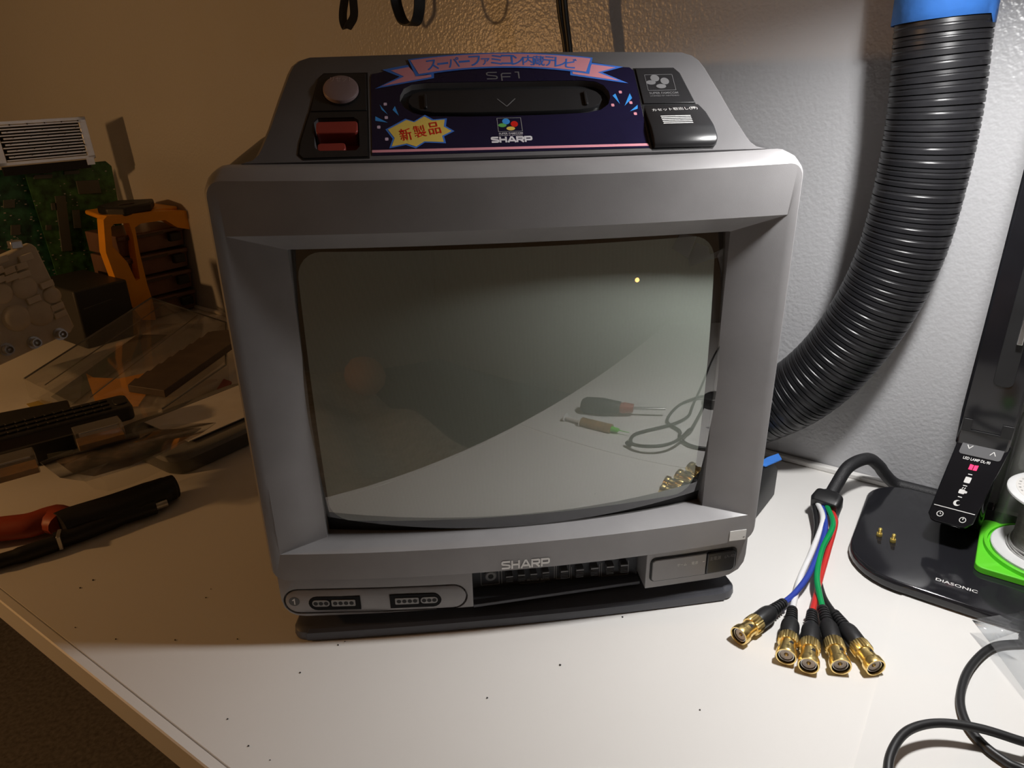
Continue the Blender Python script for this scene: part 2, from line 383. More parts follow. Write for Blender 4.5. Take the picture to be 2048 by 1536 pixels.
b = MB()
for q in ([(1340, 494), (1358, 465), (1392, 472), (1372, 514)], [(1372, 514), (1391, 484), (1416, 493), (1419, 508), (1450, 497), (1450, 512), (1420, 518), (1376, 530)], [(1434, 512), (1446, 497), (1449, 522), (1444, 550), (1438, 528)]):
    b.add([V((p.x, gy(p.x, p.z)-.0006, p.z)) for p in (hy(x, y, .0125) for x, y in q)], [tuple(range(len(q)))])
lab(b.build('pale_patch', 'patch', tube), 'pale translucent patches at the upper right screen corner')  # flat translucent patches just in front of the glass
# ---- rear shell
b = MB(); loops = []
for hx, z0, z1, r, y in ((.1765, .062, .3435, .012, .016), (.1745, .050, .3475, .012, .050), (.1700, .046, .3550, .014, .10), (.1580, .052, .3580, .02, .155),
                         (.125, .06, .335, .03, .23), (.088, .075, .27, .03, .30), (.075, .09, .24, .03, .355)):
    loops.append([V((x, y, z)) for x, z in pts_rect(hx, z0, z1, r)])
b.loft(loops, False, True).build('rear_shell', 'case_dark', tv, angle=30)

# ---- console housing on top (slanted face)
AL = math.radians(42); CA, SA = math.cos(AL), math.sin(AL)
def PP(u, v, w_=0): return V((u, .014+v*CA-w_*SA, .345+v*SA+w_*CA))
hr = [(.1619, -.001), (.1560, .0010), (.1525, .0055), (.1504, .0115), (.1461, .0275), (.1413, .0504), (.1362, .0725), (.1338, .0795), (.1300, .0840), (.1240, .0868)]
ol = [(u, v) for u, v in hr] + [(.06, .0885), (0, .0890), (-.06, .0885)] + [(-u, v) for u, v in reversed(hr)]
b = MB(); l0 = [PP(u*.985, .004+(v-.004)*.975, .0006) for u, v in ol]; l1 = [PP(u, v, -.0016) for u, v in ol]
l2 = [V((p.x*.985, p.y+.10, max(p.z, .338)-.004)) for p in l1]; l3 = [V((p.x*.93, .285, .330+(p.z-.330)*.93)) for p in l1]
b.loft([l0, l1, l2, l3]); hump = b.build('console_housing', 'case_dimmed', tv, angle=28)
stad = lambda u0, u1, v0, v1, r: rrect((u0+u1)/2, (v0+v1)/2, u1-u0, v1-v0, r, 8)
slot = [(-.0668, .0455), (-.0664, .0505), (-.0640, .0560), (-.0590, .0595), (-.0500, .0607), (0, .0607), (.0500, .0603), (.0590, .0590), (.0640, .0555), (.0666, .0500), (.0668, .0450),
        (.0645, .0390), (.0590, .0345), (.0500, .0322), (.0250, .0312), (0, .0310), (-.0250, .0312), (-.0500, .0322), (-.0590, .0350), (-.0645, .0400)]
pocket = [(-.1188, .030), (-.1165, .0325), (-.0950, .0325), (-.0922, .030), (-.0918, .009), (-.0940, .0062), (-.1150, .0064), (-.1182, .009)]
ct1 = MB().prism(slot, -.004, .01, PP).build('c1', 'black', tv); ct2 = MB().prism(pocket, -.010, .01, PP).build('c2', 'black', tv)
cut(hump, [ct1, ct2])
# left control plates
def grow(poly, d):
    cx = sum(p[0] for p in poly)/len(poly); cy = sum(p[1] for p in poly)/len(poly)
    sx = max(abs(p[0]-cx) for p in poly); sy = max(abs(p[1]-cy) for p in poly)
    return [(cx+(x-cx)*(1+d/sx), cy+(y-cy)*(1+d/sy)) for x, y in poly]
trayL = [(-.1245, .0008), (-.1276, .0045), (-.1270, .0130), (-.1218, .0375), (-.1168, .0650), (-.1135, .0698), (-.0868, .0698), (-.0868, .0008)]
trayR = [(-x, y) for x, y in trayL]; trayR.reverse()
b = MB(); b.m = 0
tl = b.prism(grow(trayL, .0007), .0003, .0008, PP).build('gap_line', 'mask', hump); cut(tl, [ct2])
b = MB(); b.prism([p for p in [(-.1210, .0382), (-.1168, .0645), (-.1132, .0692), (-.0872, .0692), (-.0872, .0382)]], .0005, .0014, PP)
up_l = b.build('reset_plate', 'black_sheen', hump, bevel=.0003)
b = MB(); b.prism([(-.1243, .0014), (-.1268, .0046), (-.1262, .0130), (-.1212, .0370), (-.0872, .0370), (-.0872, .0014)], .0005, .0014, PP)
dn_l = b.build('power_plate', 'black_sheen', hump); cut(dn_l, [ct2])
prB = MX.Translation(PP(-.1025, .0540)) @ MX.Rotation(AL, 4, 'X')
b = MB(prB); b.lathe([(.0118, .0008), (.0118, .0019)], 40); b.build('button_collar', 'mask', hump)
b = MB(prB); b.lathe([(.0108, .001), (.0108, .0036), (.0105, .0042), (.0096, .0046), (.005, .0049), (0.0001, .0050)], 40)
rb = lab(b.build('reset_button', 'reset', hump), 'round mauve-grey reset button')
b = MB(); text(b, 'リセット', PP, -.1019, .0605, .0135, .0038, rot=-.02, w0=.0049); b.build('reset_lettering', 'reset_ink', rb)
# red power lever in its pocket
b = MB()
b.prism(grow(pocket, -.0010), -.0095, -.0085, PP)
b.prism(rrect(-.1050, .0236, .0245, .0092, .002), -.0090, .0026, PP)
b.prism(rrect(-.1085, .0102, .0165, .0062, .002), -.0090, .0004, PP)
lab(b.build('power_lever', 'red_lever', hump, bevel=.0008), 'red sliding power lever in a dark pocket')
# right side: emblem plaque and eject button
b = MB(); b.prism(grow(trayR, .0007), .0003, .0008, PP).build('gap_line', 'mask', hump)
b = MB(); b.prism([(.0874, .0384), (.0874, .0695), (.1120, .0695), (.1160, .0660), (.1213, .0384)], .0005, .0016, PP)
plq = b.build('emblem_plaque', 'black_sheen', hump, bevel=.0003)
b = MB()
fr_ = lambda u, v: PP(u, v, .0019)
ex0, ex1, ey0, ey1, t = .0922, .1110, .0492, .0634, .0003
for q in ([(ex0, ey0), (ex1, ey0), (ex1, ey0+t), (ex0, ey0+t)], [(ex0, ey1-t), (ex1, ey1-t), (ex1, ey1), (ex0, ey1)], [(ex0, ey0), (ex0+t, ey0), (ex0+t, ey1), (ex0, ey1)], [(ex1-t, ey0), (ex1, ey0), (ex1, ey1), (ex1-t, ey1)]):
    b.flat(q, .0018, PP)
def four(b, cx, cy, s, w0, mis):
    for (dx, dy, rx, ry, rot), mi in zip(((-.0022, .0032, .0026, .0026, 0), (.0032, .0008, .0025, .0026, 0), (-.0050, -.0001, .0028, .0017, 0), (.0004, -.0031, .0029, .0017, 0)), mis):
        b.m = mi; b.flat(circ(cx+dx*s, cy+dy*s, rx*s, 22, ry*s), w0, PP)
four(b, .1012, .0565, 1.15, .0018, (0, 0, 0, 0)); b.m = 0
text(b, 'SUPER FAMICOM', PP, .1022, .0470, .0192, .0018, bold=.012, w0=.0018); text(b, 'LICENSED BY NINTENDO', PP, .1024, .0446, .0192, .0012, w0=.0018, res=2)
lab(b.build('emblem', 'dim_ink', plq), 'grey printed four-oval emblem in a square')
ej = [(.0874, .0016), (.0874, .0365), (.0882, .0376), (.1245, .0376), (.1268, .0300), (.1280, .0180), (.1283, .0065), (.1274, .0032), (.1240, .0014)]
def lift(v): 
    up_ = .0008+.0042*min(1, max(0, (.0376-v)/.022)); return up_ if v > .0095 else .0016+(up_-.0016)*math.sqrt(max(0, 1-((.0095-v)/.0083)**2))
b = MB(); lo = []
def uright(v):
    P = [(.1245, .0376), (.1268, .0300), (.1280, .0180), (.1283, .0065), (.1274, .0032), (.1255, .0014)]
    for (u1, v1), (u2, v2) in zip(P, P[1:]):
        if v1 >= v >= v2: return u1+(u2-u1)*(v1-v)/(v1-v2)
    return P[-1][0] if v < .01 else P[0][0]
for k in range(25):
    v = .0376-(.0376-.0014)*(k/24); ul, ur = .0874, uright(v); h = lift(v)
    lo.append([PP(ul, v, .0004), PP(ul, v, h-.0004), PP(ul+.0006, v, h), PP(ur-.0012, v, h), PP(ur, v, h-.0008), PP(ur, v, .0004)])
b.loft(lo); ejb = lab(b.build('eject_button', 'black_sheen', hump, angle=50), 'raised black eject button')
EJ = lambda u, v, w_: PP(u, v, lift(v)+.00025+w_)
b = MB()
for i in range(5): v = .0258-.0018*i; b.flat([(.0955+.0001*i, v), (.1150-.0001*i, v), (.1150, v-.00085), (.0955, v-.00085)], 0.0001, EJ)
text(b, 'カセット取出し(押)', EJ, .1066, .0325, .0300, .0034, rot=.05, w0=.0001); b.build('eject_lettering', 'silver_ink', ejb)
# decal sheet with its print (one sheet, many inks)
dec = [(-.0846, .0022), (-.0843, .0660), (-.0835, .0690), (-.0790, .0700), (-.0606, .0765), (-.0604, .0806), (-.0332, .0840), (-.0004, .0858), (.0293, .0845), (.0583, .0808), (.0586, .0766), (.0797, .0715), (.0838, .0712), (.0862, .0680), (.0848, .0022)]
mats = ['decal_navy', 'decal_pink', 'decal_blue', 'decal_sky', 'decal_yellow', 'decal_red', 'decal_green', 'decal_white', 'decal_lilac', 'white_ink', 'dim_ink']
b = MB(); b.prism(dec, .0006, .0010, PP); decal = b.build('promotional_decal', mats, hump); cut(decal, [ct1]); drop([ct1, ct2])
lab(decal, 'navy promotional decal with pink banner and yellow burst')
b = MB(); W0 = .00115
def P1(m, poly, lvl=0): b.m = m; b.flat(poly, W0+.00013*lvl, PP)
tL = [(-.0769, .0723), (-.0606, .0764), (-.0560, .0645), (-.0444, .0688), (-.0446, .0643), (-.0819, .0560), (-.0662, .0660)]
tR = [(.0576, .0761), (.0797, .0715), (.0650, .0668), (.0806, .0567), (.0434, .0648), (.0440, .0694), (.0535, .0650)]
for T in (tL, tR):
    P1(2, T, 0)
    P1(1, [(-.0716, .0715), (-.0600, .0743), (-.0550, .0660), (-.0462, .0672), (-.0462, .0652), (-.0775, .0580), (-.0634, .0660)] if T is tL else
          [(.0590, .0742), (.0745, .0710), (.0618, .0668), (.0752, .0590), (.0452, .0658), (.0452, .0680), (.0545, .0662)], 1)
def arc_pt(t, s):   # t along -1..1, s 0 bottom .. 1 top
    u = .0604*t if s > .5 else .0560*t
    top = .0859 - .0054*t*t - .0004*t; bot = .0722 - .0066*t*t - .0002*t
    return (u, bot+(top-bot)*s)
n = 24
P1(2, [arc_pt(-1+2*i/n, 1) for i in range(n+1)] + [arc_pt(1-2*i/n, 0) for i in range(n+1)], 2)
P1(1, [arc_pt(-.975+1.95*i/n, .92) for i in range(n+1)] + [arc_pt(.965-1.93*i/n, .09) for i in range(n+1)], 3)
chars = 'スーパーファミコン内蔵テレビ'; nc = len(chars); b.m = 2
for i, ch in enumerate(chars):
    t_ = -.80+1.60*i/(nc-1); u, v = arc_pt(t_, .5); u = .0565*t_; sl = -.0118*2*t_/.0600*.55
    big = ch not in 'ァー'
    text(b, ch, PP, u, v-(0 if ch != 'ァ' else .0012), .0076 if big else (.0070 if ch == 'ー' else .0056), .0090 if big else (.0018 if ch == 'ー' else .0062), rot=sl, bold=.012, w0=W0+.00052)
for q in ([(-.0792, .0426), (-.0745, .0342), (-.0782, .0384)], [(-.0700, .0411), (-.0678, .0330), (-.0715, .0380)], [(-.0821, .0330), (-.0747, .0277), (-.0822, .0294)],
          [(.0705, .0480), (.0720, .0389), (.0684, .0461)], [(.0800, .0480), (.0808, .0436), (.0747, .0371)], [(.0834, .0378), (.0773, .0323), (.0828, .0345)]): P1(3, q)
for cx, cy in ((-.0758, .0429), (-.0755, .0318), (-.0802, .0242), (-.0757, .0145)): P1(8, rrect(cx, cy, .0020, .0024, .0005, 2))
for cx, cy in ((.0740, .0491), (.0672, .0380), (.0793, .0398), (.0806, .0303)): P1(1, rrect(cx, cy, .0020, .0024, .0005, 2))
bst = [(-.0763, .0222), (-.0640, .0305), (-.0589, .0282), (-.0520, .0333), (-.0470, .0294), (-.0386, .0300), (-.0396, .0237), (-.0346, .0195), (-.0412, .0155), (-.0404, .0100), (-.0530, .0110), (-.0586, .0066), (-.0645, .0095), (-.0744, .0072), (-.0722, .0146)]
P1(2, bst); P1(4, [(-.0566+(x+.0566)*.92, .0194+(y-.0194)*.90) for x, y in bst], 1); b.m = 5
for ch, (cx, cy) in zip('新製品', ((-.0642, .0176), (-.0556, .0198), (-.0468, .0220))): text(b, ch, PP, cx, cy, .0072, .0096, rot=.17, bold=.004, w0=W0+.00030)
b.m = 9; x0, x1, y0, y1, t = -.0079, .0072, .0180, .0293, .00025
for q in ([(x0, y0), (x1, y0), (x1, y0+t), (x0, y0+t)], [(x0, y1-t), (x1, y1-t), (x1, y1), (x0, y1)], [(x0, y0), (x0+t, y0), (x0+t, y1), (x0, y1)], [(x1-t, y0), (x1, y0), (x1, y1), (x1-t, y1)]): b.flat(q, W0, PP)
four(b, -.0003, .0234, .92, W0, (3, 5, 6, 4)); b.m = 7
text(b, 'SUPER FAMICOM', PP, -.0003, .0166, .0148, .0013, bold=.012, w0=W0); text(b, 'LICENSED BY NINTENDO', PP, -.0004, .0151, .0146, .0008, w0=W0, res=2)
logo(b, PP, -.0003, .0117, .0250, .0046, w0=W0, t=.15)
b.m = 10; strokes(b, [[(-.0042, .0684), (-.0098, .0684), (-.0108, .0678), (-.0108, .0666), (-.0100, .0660), (-.0052, .0652), (-.0044, .0646), (-.0044, .0634), (-.0052, .0628), (-.0110, .0628)],
    [(-.0014, .0610), (-.0014, .0666), (-.0006, .0674), (.0050, .0674)], [(-.0014, .0644), (.0042, .0644)], [(.0074, .0684), (.0098, .0684), (.0098, .0628)]], .00042, PP, W0)
P1(1, [(-.0846, .0062), (.0844, .0056), (.0846, .0036), (-.0846, .0042)])
b.build('decal_print', mats, decal)
# cartridge flap in the slot recess
fl = [(u*.922, .0456+(v-.0456)*.66) for u, v in slot]
b = MB(); b.prism(slot, -.0042, -.0038, PP); b.build('slot_floor', 'black_sheen', hump)
b = MB(); b.loft([[PP(u, v, -.0038) for u, v in fl], [PP(u, v, -.0010) for u, v in fl], [PP(u*.995, .0456+(v-.0456)*.97, -.0006) for u, v in fl]])
flap = b.build('cartridge_flap', 'black_sheen', tv)
for uu in (-.0512, .0508):
    b = MB(); b.prism(rrect(uu, .0455, .0020, .0115, .0009), -.0008, .0010, PP); b.build('rib', 'black_sheen', flap, bevel=.0005)
b = MB()
for p, q in (((-.0058, .0470), (-.0003, .0405)), ((-.0003, .0405), (.0057, .0470))):
    d = V((q[0]-p[0], q[1]-p[1])).normalized(); nn = V((-d.y, d.x))*.0003
    b.flat([(p[0]+nn.x, p[1]+nn.y), (p[0]-nn.x, p[1]-nn.y), (q[0]-nn.x, q[1]-nn.y), (q[0]+nn.x, q[1]+nn.y)], -.0004, PP)
b.build('arrow_mark', 'dim_ink', flap)

# ---- lower front
def LP(x, z, w_): return V((x, .006+BY(x)*.75-w_, z+.0012))
def bend(poly, n=10):
    o = []
    for i, p in enumerate(poly):
        q = poly[(i+1) % len(poly)]; m = n if abs(p[0]-q[0]) > .03 else 1
        o += [(p[0]+(q[0]-p[0])*k/m, p[1]+(q[1]-p[1])*k/m) for k in range(m)]
    return o
b = MB(); b.box((0, .085, .042), (.325, .10, .050)); b.build('lower_chassis', 'bay', tv, bevel=.002)
pl = bend([(-.1785, .061), (-.1785, .036), (-.1770, .0290), (-.1735, .0240), (-.1690, .0212), (-.1620, .0202), (-.0376, .0202), (-.0376, .061)])
b = MB(); b.loft([[LP(x, z, -.03) for x, z in pl], [LP(x, z, 0) for x, z in pl]]); pp = lab(b.build('controller_port_panel', 'case', tv, bevel=.0006), 'grey panel with two game controller sockets')
def oval(d): 
    c0, c1, r = (-.1655, .0340), (-.0530, .0313), .0108+d; o = []
    for i in range(13): a = PI/2+PI*i/12; o.append((c0[0]+r*math.cos(a), c0[1]+r*math.sin(a)))
    for k in range(1, 8): o.append((c0[0]+(c1[0]-c0[0])*k/8, c0[1]-r+(c1[1]-c0[1])*k/8))
    for i in range(13): a = -PI/2+PI*i/12; o.append((c1[0]+r*math.cos(a), c1[1]+r*math.sin(a)))
    for k in range(1, 8): o.append((c1[0]+(c0[0]-c1[0])*k/8, c1[1]+r+(c0[1]-c1[1])*k/8))
    return o
oc = MB().loft([[LP(x, z, -.0045) for x, z in oval(.0006)], [LP(x, z, .01) for x, z in oval(.0006)]]).build('c', 'black', tv); cut(pp, [oc]); drop([oc])
b = MB(); b.loft([[LP(x, z, -.0046) for x, z in oval(-.0008)], [LP(x, z, -.0002) for x, z in oval(-.0008)], [LP(x, z, .0004) for x, z in oval(-.0016)]], False, True); b.build('oval_plate', 'case', pp, angle=50)
def portshape(cx, cz, flip, d=0):
    o = []; W2, H2 = .0182+d, .0055+d
    s = -1 if flip else 1
    for i in range(9): a = PI/2+PI*i/8; o.append((cx+s*(-W2+H2+H2*math.cos(a)), cz+H2*math.sin(a)))
    return o+[(cx+s*W2, cz-H2), (cx+s*W2, cz+H2)]
for (cx, cz, flip) in ((-.1398, .0329, False), (-.0803, .0314, True)):
    LQ = lambda x, z, w_, cx=cx: V((x, LP(x, z, w_).y, z - (x-cx)*.024))
    b = MB(); b.loft([[LQ(x, z, .0003) for x, z in portshape(cx, cz, flip, .0008)], [LQ(x, z, .0007) for x, z in portshape(cx, cz, flip, .0004)]]); po = b.build('controller_socket', 'port', pp); 
    s = -1 if flip else 1
    b = MB()
    for u0, u1, rnd in ((-.0162, -.0036, 1), (-.0022, .0152, 0)):
        q = rrect(cx+s*(u0+u1)/2, cz+.0004, u1-u0, .0056, .0026 if rnd else .0008, 4)
        b.loft([[LQ(x, z, .0006) for x, z in q], [LQ(x, z, .0011) for x, z in q]])
    b.build('socket_frame', 'frame_ink', po)
    b = MB()
    for u in (-.0137, -.0099, -.0061, .0005, .0044, .0084, .0124): b.flat(circ(cx+s*u, cz+.0004, .00165, 14), .00122, LQ)
    b.build('pin_hole', 'mask', po)
for (cx, cz, ch) in ((-.1690, .0345, '1'), (-.0520, .0309, '2')):
    b = MB(); b.m = 0; b.loft([[LP(x, z, .0003) for x, z in circ(cx, cz, .0039, 24)], [LP(x, z, .0006) for x, z in circ(cx, cz, .0039, 24)]])
    b.m = 1
    if ch == '2': text(b, ch, LP, cx, cz, .0034, .0050, rot=-.1, w0=.0008)
    else: strokes(b, [[(cx-.0013, cz+.0010), (cx+.0003, cz+.0022), (cx+.0002, cz-.0026)]], .00042, LP, .0008); b.build('number_badge', ['case_dark', 'silver_ink'], pp)
pr = bend([(.0957, .061), (.0957, .0202), (.1570, .0202), (.1660, .0215), (.1735, .0255), (.1775, .0320), (.1785, .0390), (.1785, .061)])
b = MB(); b.loft([[LP(x, z, -.03) for x, z in pr], [LP(x, z, 0) for x, z in pr]]); pq = lab(b.build('power_panel', 'case', tv, bevel=.0006), 'grey panel with the power buttons')
dq = lambda d: bend(rrect(.1345, .0372, .0700+2*d, .0205+2*d, .004+d, 4), 3)
b = MB(); b.loft([[LP(x, z, .0002) for x, z in dq(.0008)], [LP(x, z, .0006) for x, z in dq(.0006)]]).build('button_surround', 'mask', pq)
gb = K['case']
b = MB(); q1 = bend([(.1002, .0292), (.1022, .0274), (.1442, .0274), (.1442, .0470), (.1022, .0470), (.1002, .0450)], 4)
b.loft([[LP(x, z, .0004) for x, z in q1], [LP(x, z, .0019) for x, z in q1]]); c1 = lab(b.build('game_power_button', 'case', pq, bevel=.0007), 'wide glossy grey button')
b = MB(); q2 = bend([(.1448, .0274), (.1662, .0274), (.1688, .0300), (.1688, .0446), (.1662, .0470), (.1448, .0470)], 4)
b.loft([[LP(x, z, .0004) for x, z in q2], [LP(x, z, .0024) for x, z in q2]]); c2 = lab(b.build('main_power_button', 'black_sheen', pq, bevel=.0010), 'black main power button')
b = MB(); text(b, 'ゲーム', LP, .1240, .0400, .0078, .0026, w0=.0021); text(b, '電源', LP, .1345, .0400, .0052, .0028, w0=.0021)
b.flat([(.1410, .0398), (.1426, .0398), (.1426, .0403), (.1410, .0403)], .0021, LP); b.build('button_lettering', 'silver_ink', c1)
b = MB(); text(b, '主電源', LP, .1512, .0420, .0092, .0034, w0=.0026); text(b, '(入-切)', LP, .1635, .0418, .0088, .0032, w0=.0026); b.build('button_lettering', 'dim_ink', c2)
# middle bay with slide knobs
YB = .020
def BP(px, py, off=0): return hy(px, py, YB-off)
b = MB(); b.box((.029, .0345, .0405), (.134, .025, .045)); bay = b.build('control_bay', 'bay', tv)
b = MB(); b.box((.029, .0205, .0172), (.132, .018, .0030)); b.build('bay_floor', 'bay', bay, bevel=.0006)
b = MB()
b.loft([[V((x, .0065+.07*(x-.03)+d, z)) for z, d in ((.0194, 0), (.0166, 0), (.0166, .006), (.0194, .006))] for x in (-.0375, .0955)]); b.build('bay_rail', 'navy_base', bay, bevel=.0004)
BF = lambda x, z, w_: V((x, YB+.002-w_, z))
def frame_line(b, x0, x1, z0, z1, t=.00035):
    for q in ([(x0, z0), (x1, z0), (x1, z0+t), (x0, z0+t)], [(x0, z0), (x0+t, z0), (x0+t, z1), (x0, z1)], [(x1-t, z0), (x1, z0), (x1, z1), (x1-t, z1)]): b.flat(q, .0004, BF)
b = MB()
g = lambda px, py: (hy(px, py, YB+.002).x, hy(px, py, YB+.002).z)
for (xa, xb_, ya, yb_) in ((962, 998, 1168, 1140), (1112, 1140, 1155, 1125), (1142, 1200, 1158, 1120), (1202, 1258, 1150, 1115)):
    p, q = g(xa, ya), g(xb_, yb_); frame_line(b, p[0], q[0], p[1]-.0012, p[1]+.012)
for px_, py_ in ((1003, 1160), (1108, 1150)):
    p = g(px_, py_); b.flat([(p[0], p[1]-.003), (p[0]+.0004, p[1]-.003), (p[0]+.0004, p[1]+.012), (p[0], p[1]+.012)], .0004, BF)
p = g(1068, 1159); text(b, '設定 選(切)替 解(切)', BF, p[0], p[1], .0250, .0024, rot=-.05, w0=.0004, res=2)
p, q = g(1040, 1167), g(1090, 1163); b.flat([(p[0], p[1]), (q[0], q[1]), (q[0], q[1]+.0003), (p[0], p[1]+.0003)], .0004, BF)
p = g(1128, 1172); text(b, '切', BF, p[0], p[1], .0026, .0020, w0=.0004, res=2)
b.build('bay_lettering', 'white_ink', bay)
p = hy(981, 1150, YB); b = MB(MX.Translation(p) @ MX.Rotation(PI/2, 4, 'X')); b.lathe([(.0048, -.002), (.0048, .001), (.0040, .002), (.0022, .002), (.0020, -.001), (.0001, -.001)], 20); jk = b.build('headphone_jack', 'dim_ink', bay)
b = MB(MX.Translation(p) @ MX.Rotation(PI/2, 4, 'X')); b.lathe([(.0020, -.002), (.0020, .0021)], 16); b.build('jack_hole', 'mask', jk)
first = None
for px_, py_, big in ((1018, 1152, 0), (1042, 1149, 0), (1066, 1147, 0), (1090, 1144, 0), (1127, 1143, 1), (1158, 1140, 1), (1187, 1137, 1), (1218, 1134, 1), (1246, 1131, 1)):
    p = hy(px_, py_, YB-.001); w_ = .0058 if big else .0052; h_ = .0085 if big else .0066
    if first is None or (big and first[1] == 0):
        b = MB(); b.box((0, -.0005, 0), (w_, .005, h_))
        for k in range(6): b.box((0, -.0034, -h_*.42+h_*.84*k/5), (w_, .0012, h_*.07))
        o = b.build('slide_knob', 'knob', bay, bevel=.0002); first = (o, big)
        c = MB().box((0, -.0042, h_*.40), (w_*1.02, .0006, h_*.13)).build('knob_mark', 'dim_ink', o); o.location = p
    else:
        src = first[0]; o = src.copy(); COL.objects.link(o); o.location = p; o.parent = bay
        for ch in src.children: c = ch.copy(); COL.objects.link(c); c.parent = o
# pedestal
b = MB()
def pf(ins, z): 
    o = []
    W2 = .1735-ins; D = .25-ins
    for i in range(17): x = -W2+.010+(2*W2-.020)*i/16; o.append(V((x, .0015+ins+BY(x)*.45, z)))
    for i in range(6): a = -PI/2+PI/2*i/5; o.append(V((W2-.010+.010*math.cos(a), .0115+ins+.010*math.sin(a), z)))
    o += [V((W2-.03, D, z)), V((-W2+.03, D, z))]
    for i in range(6): a = PI+PI/2*i/5; o.append(V((-W2+.010+.010*math.cos(a), .0115+ins+.010*math.sin(a), z)))
    return o
b.loft([pf(.003, 0), pf(.0005, .0012), pf(0, .0035), pf(.0005, .0080), pf(.0025, .0104), pf(.0045, .0110), pf(.0075, .0112), pf(.022, .0160), pf(.05, .0200)])
lab(b.build('pedestal', 'navy_base', tv, angle=30), 'dark slate pedestal plate')

# ================================================================== RIGHT SIDE
# ---- fume extractor box and hose
o = thing('fume_extractor', 'black box on the desk between television and wall', 'box', DW(.06, .29, 0))
b = MB(); b.loft([[DW(a_, b_, z) for a_, b_ in ((.050+i, .224), (.0925-i, .170+i), (.105-i, .188+i), (.110-i, .290-i), (.050+i, .290-i))] for z, i in ((0, 0), (.030, 0), (.043, .005))]); b.build('body', 'black', o, bevel=.002)
b = MB(); b.box(DW(.099, .205, .0425), (.020, .005, .004), MX.Rotation(math.atan2(E1.y, E1.x), 4, 'Z')); b.build('latch', 'black_sheen', o, bevel=.001)
b = MB(); b.loft([[p+V((0, 0, z)) for p in (DW(.096, .262), DW(.104, .262), DW(.113, .284), DW(.107, .294), DW(.100, .280))] for z in (.0436, .0446)]); lab(b.build('tape_piece', 'tape', o), 'scrap of blue tape')
hose = thing('exhaust_hose', 'black ribbed exhaust hose hanging down the wall right of the television', 'hose', DW(.12, .325, .05))
HB = .3335
path = spline([DW(.166, HB, .60), DW(.170, HB, .47), DW(.172, HB, .437), DW(.1745, HB, .405), DW(.1785, HB, .360), DW(.1790, HB, .306), DW(.175, HB, .247), DW(.162, HB, .192), DW(.139, HB, .139), DW(.109, HB, .097), DW(.072, HB, .066), (DW(.045, HB, .052))], 40)
L_ = [0]
for i in range(1, len(path)): L_.append(L_[-1]+(path[i]-path[i-1]).length)
def at_len(s):
    import bisect
    i = min(max(bisect.bisect(L_, s)-1, 0), len(path)-2); t = (s-L_[i])/max(1e-9, L_[i+1]-L_[i]); return path[i].lerp(path[i+1], t)
HR = .0342; pts = []; rr = []; s = 0.0; i = 0
while s < L_[-1]-.012:
    pit = .0088+.0012*math.sin(i*1.7)+.0006*math.sin(i*4.1)
    for f, r_ in ((0, HR-.0022), (.06, HR-.0002), (.34, HR), (.42, HR-.0006), (.52, HR-.0005), (.60, HR+.0001), (.94, HR), (1.0, HR-.0022)):
        pts.append(at_len(s+pit*f)); rr.append(r_)
    s += pit; i += 1
b = MB(); b.tube(pts, rr, 40, side=EN); b.build('ribbed_hose', 'hose', hose, angle=32)
b = MB(); n = 44; loops = []
top = [at_len(.03*k/3) for k in range(0)] 
for k, z in enumerate((.60, .52, .47, .445)):
    c = DW(.166+(.60-z)*.035, HB, z); loops.append([c + E1*((HR+.0012)*math.cos(2*PI*j/n)) + EN*((HR+.0012)*math.sin(2*PI*j/n)) for j in range(n)])
lw = []
for j in range(n):
    a = 2*PI*j/n; u = math.cos(a); z = .4235 + .0030*u + (.0 if not (u > .93) else -.006)
    c = DW(.1722, HB, z); lw.append(c + E1*((HR+.0012)*math.cos(a)) + EN*((HR+.0012)*math.sin(a)))
loops.append(lw); b.loft(loops, True, False); lab(b.build('tape_wrap', 'tape', hose, solid=.0004), "blue painter's tape wrapped round the hose top")

# ---- LED desk lamp
lamp = thing('desk_lamp', 'black LED desk lamp with touch panel and wide flat base', 'lamp', DW(.29, .28, 0))
bo = []
for ca, cb, r, a0 in ((.232, .236, .042, PI), (.385, .232, .036, -PI/2), (.385, .318, .036, 0), (.222, .320, .034, PI/2)):
    for i in range(9): a = a0+PI/2*i/8; bo.append((ca+r*math.cos(a), cb+r*math.sin(a)))
def brow(p): a_, b_ = p; return (a_, b_ - (.004*math.sin(max(0, min(1, (a_-.2)/.2))*PI) if b_ < .22 else 0))
bo = [brow(p) for p in bend(bo, 8)]
cx, cy = .305, .28
sh = lambda ins: [DW(cx+(a_-cx)*(1-ins/.115), cy+(b_-cy)*(1-ins/.085), 0) for a_, b_ in bo]
b = MB(); b.loft([[p+V((0, 0, z)) for p in sh(i)] for i, z in ((.004, .0008), (.0006, .0022), (0, .004), (.0002, .0100), (.0012, .0112), (.0022, .0115))]); base = b.build('lamp_base', 'gloss_grey', lamp, angle=50)
DT = lambda u, v, w_: DW(u, v, .0115+w_)
b = MB(); text(b, 'DIASONIC', DT, .2725, .2125, .0290, .0038, rot=-.02, bold=.01, w0=.0002); lab(b.build('base_lettering', 'silver_ink', base), 'silver DIASONIC lettering')
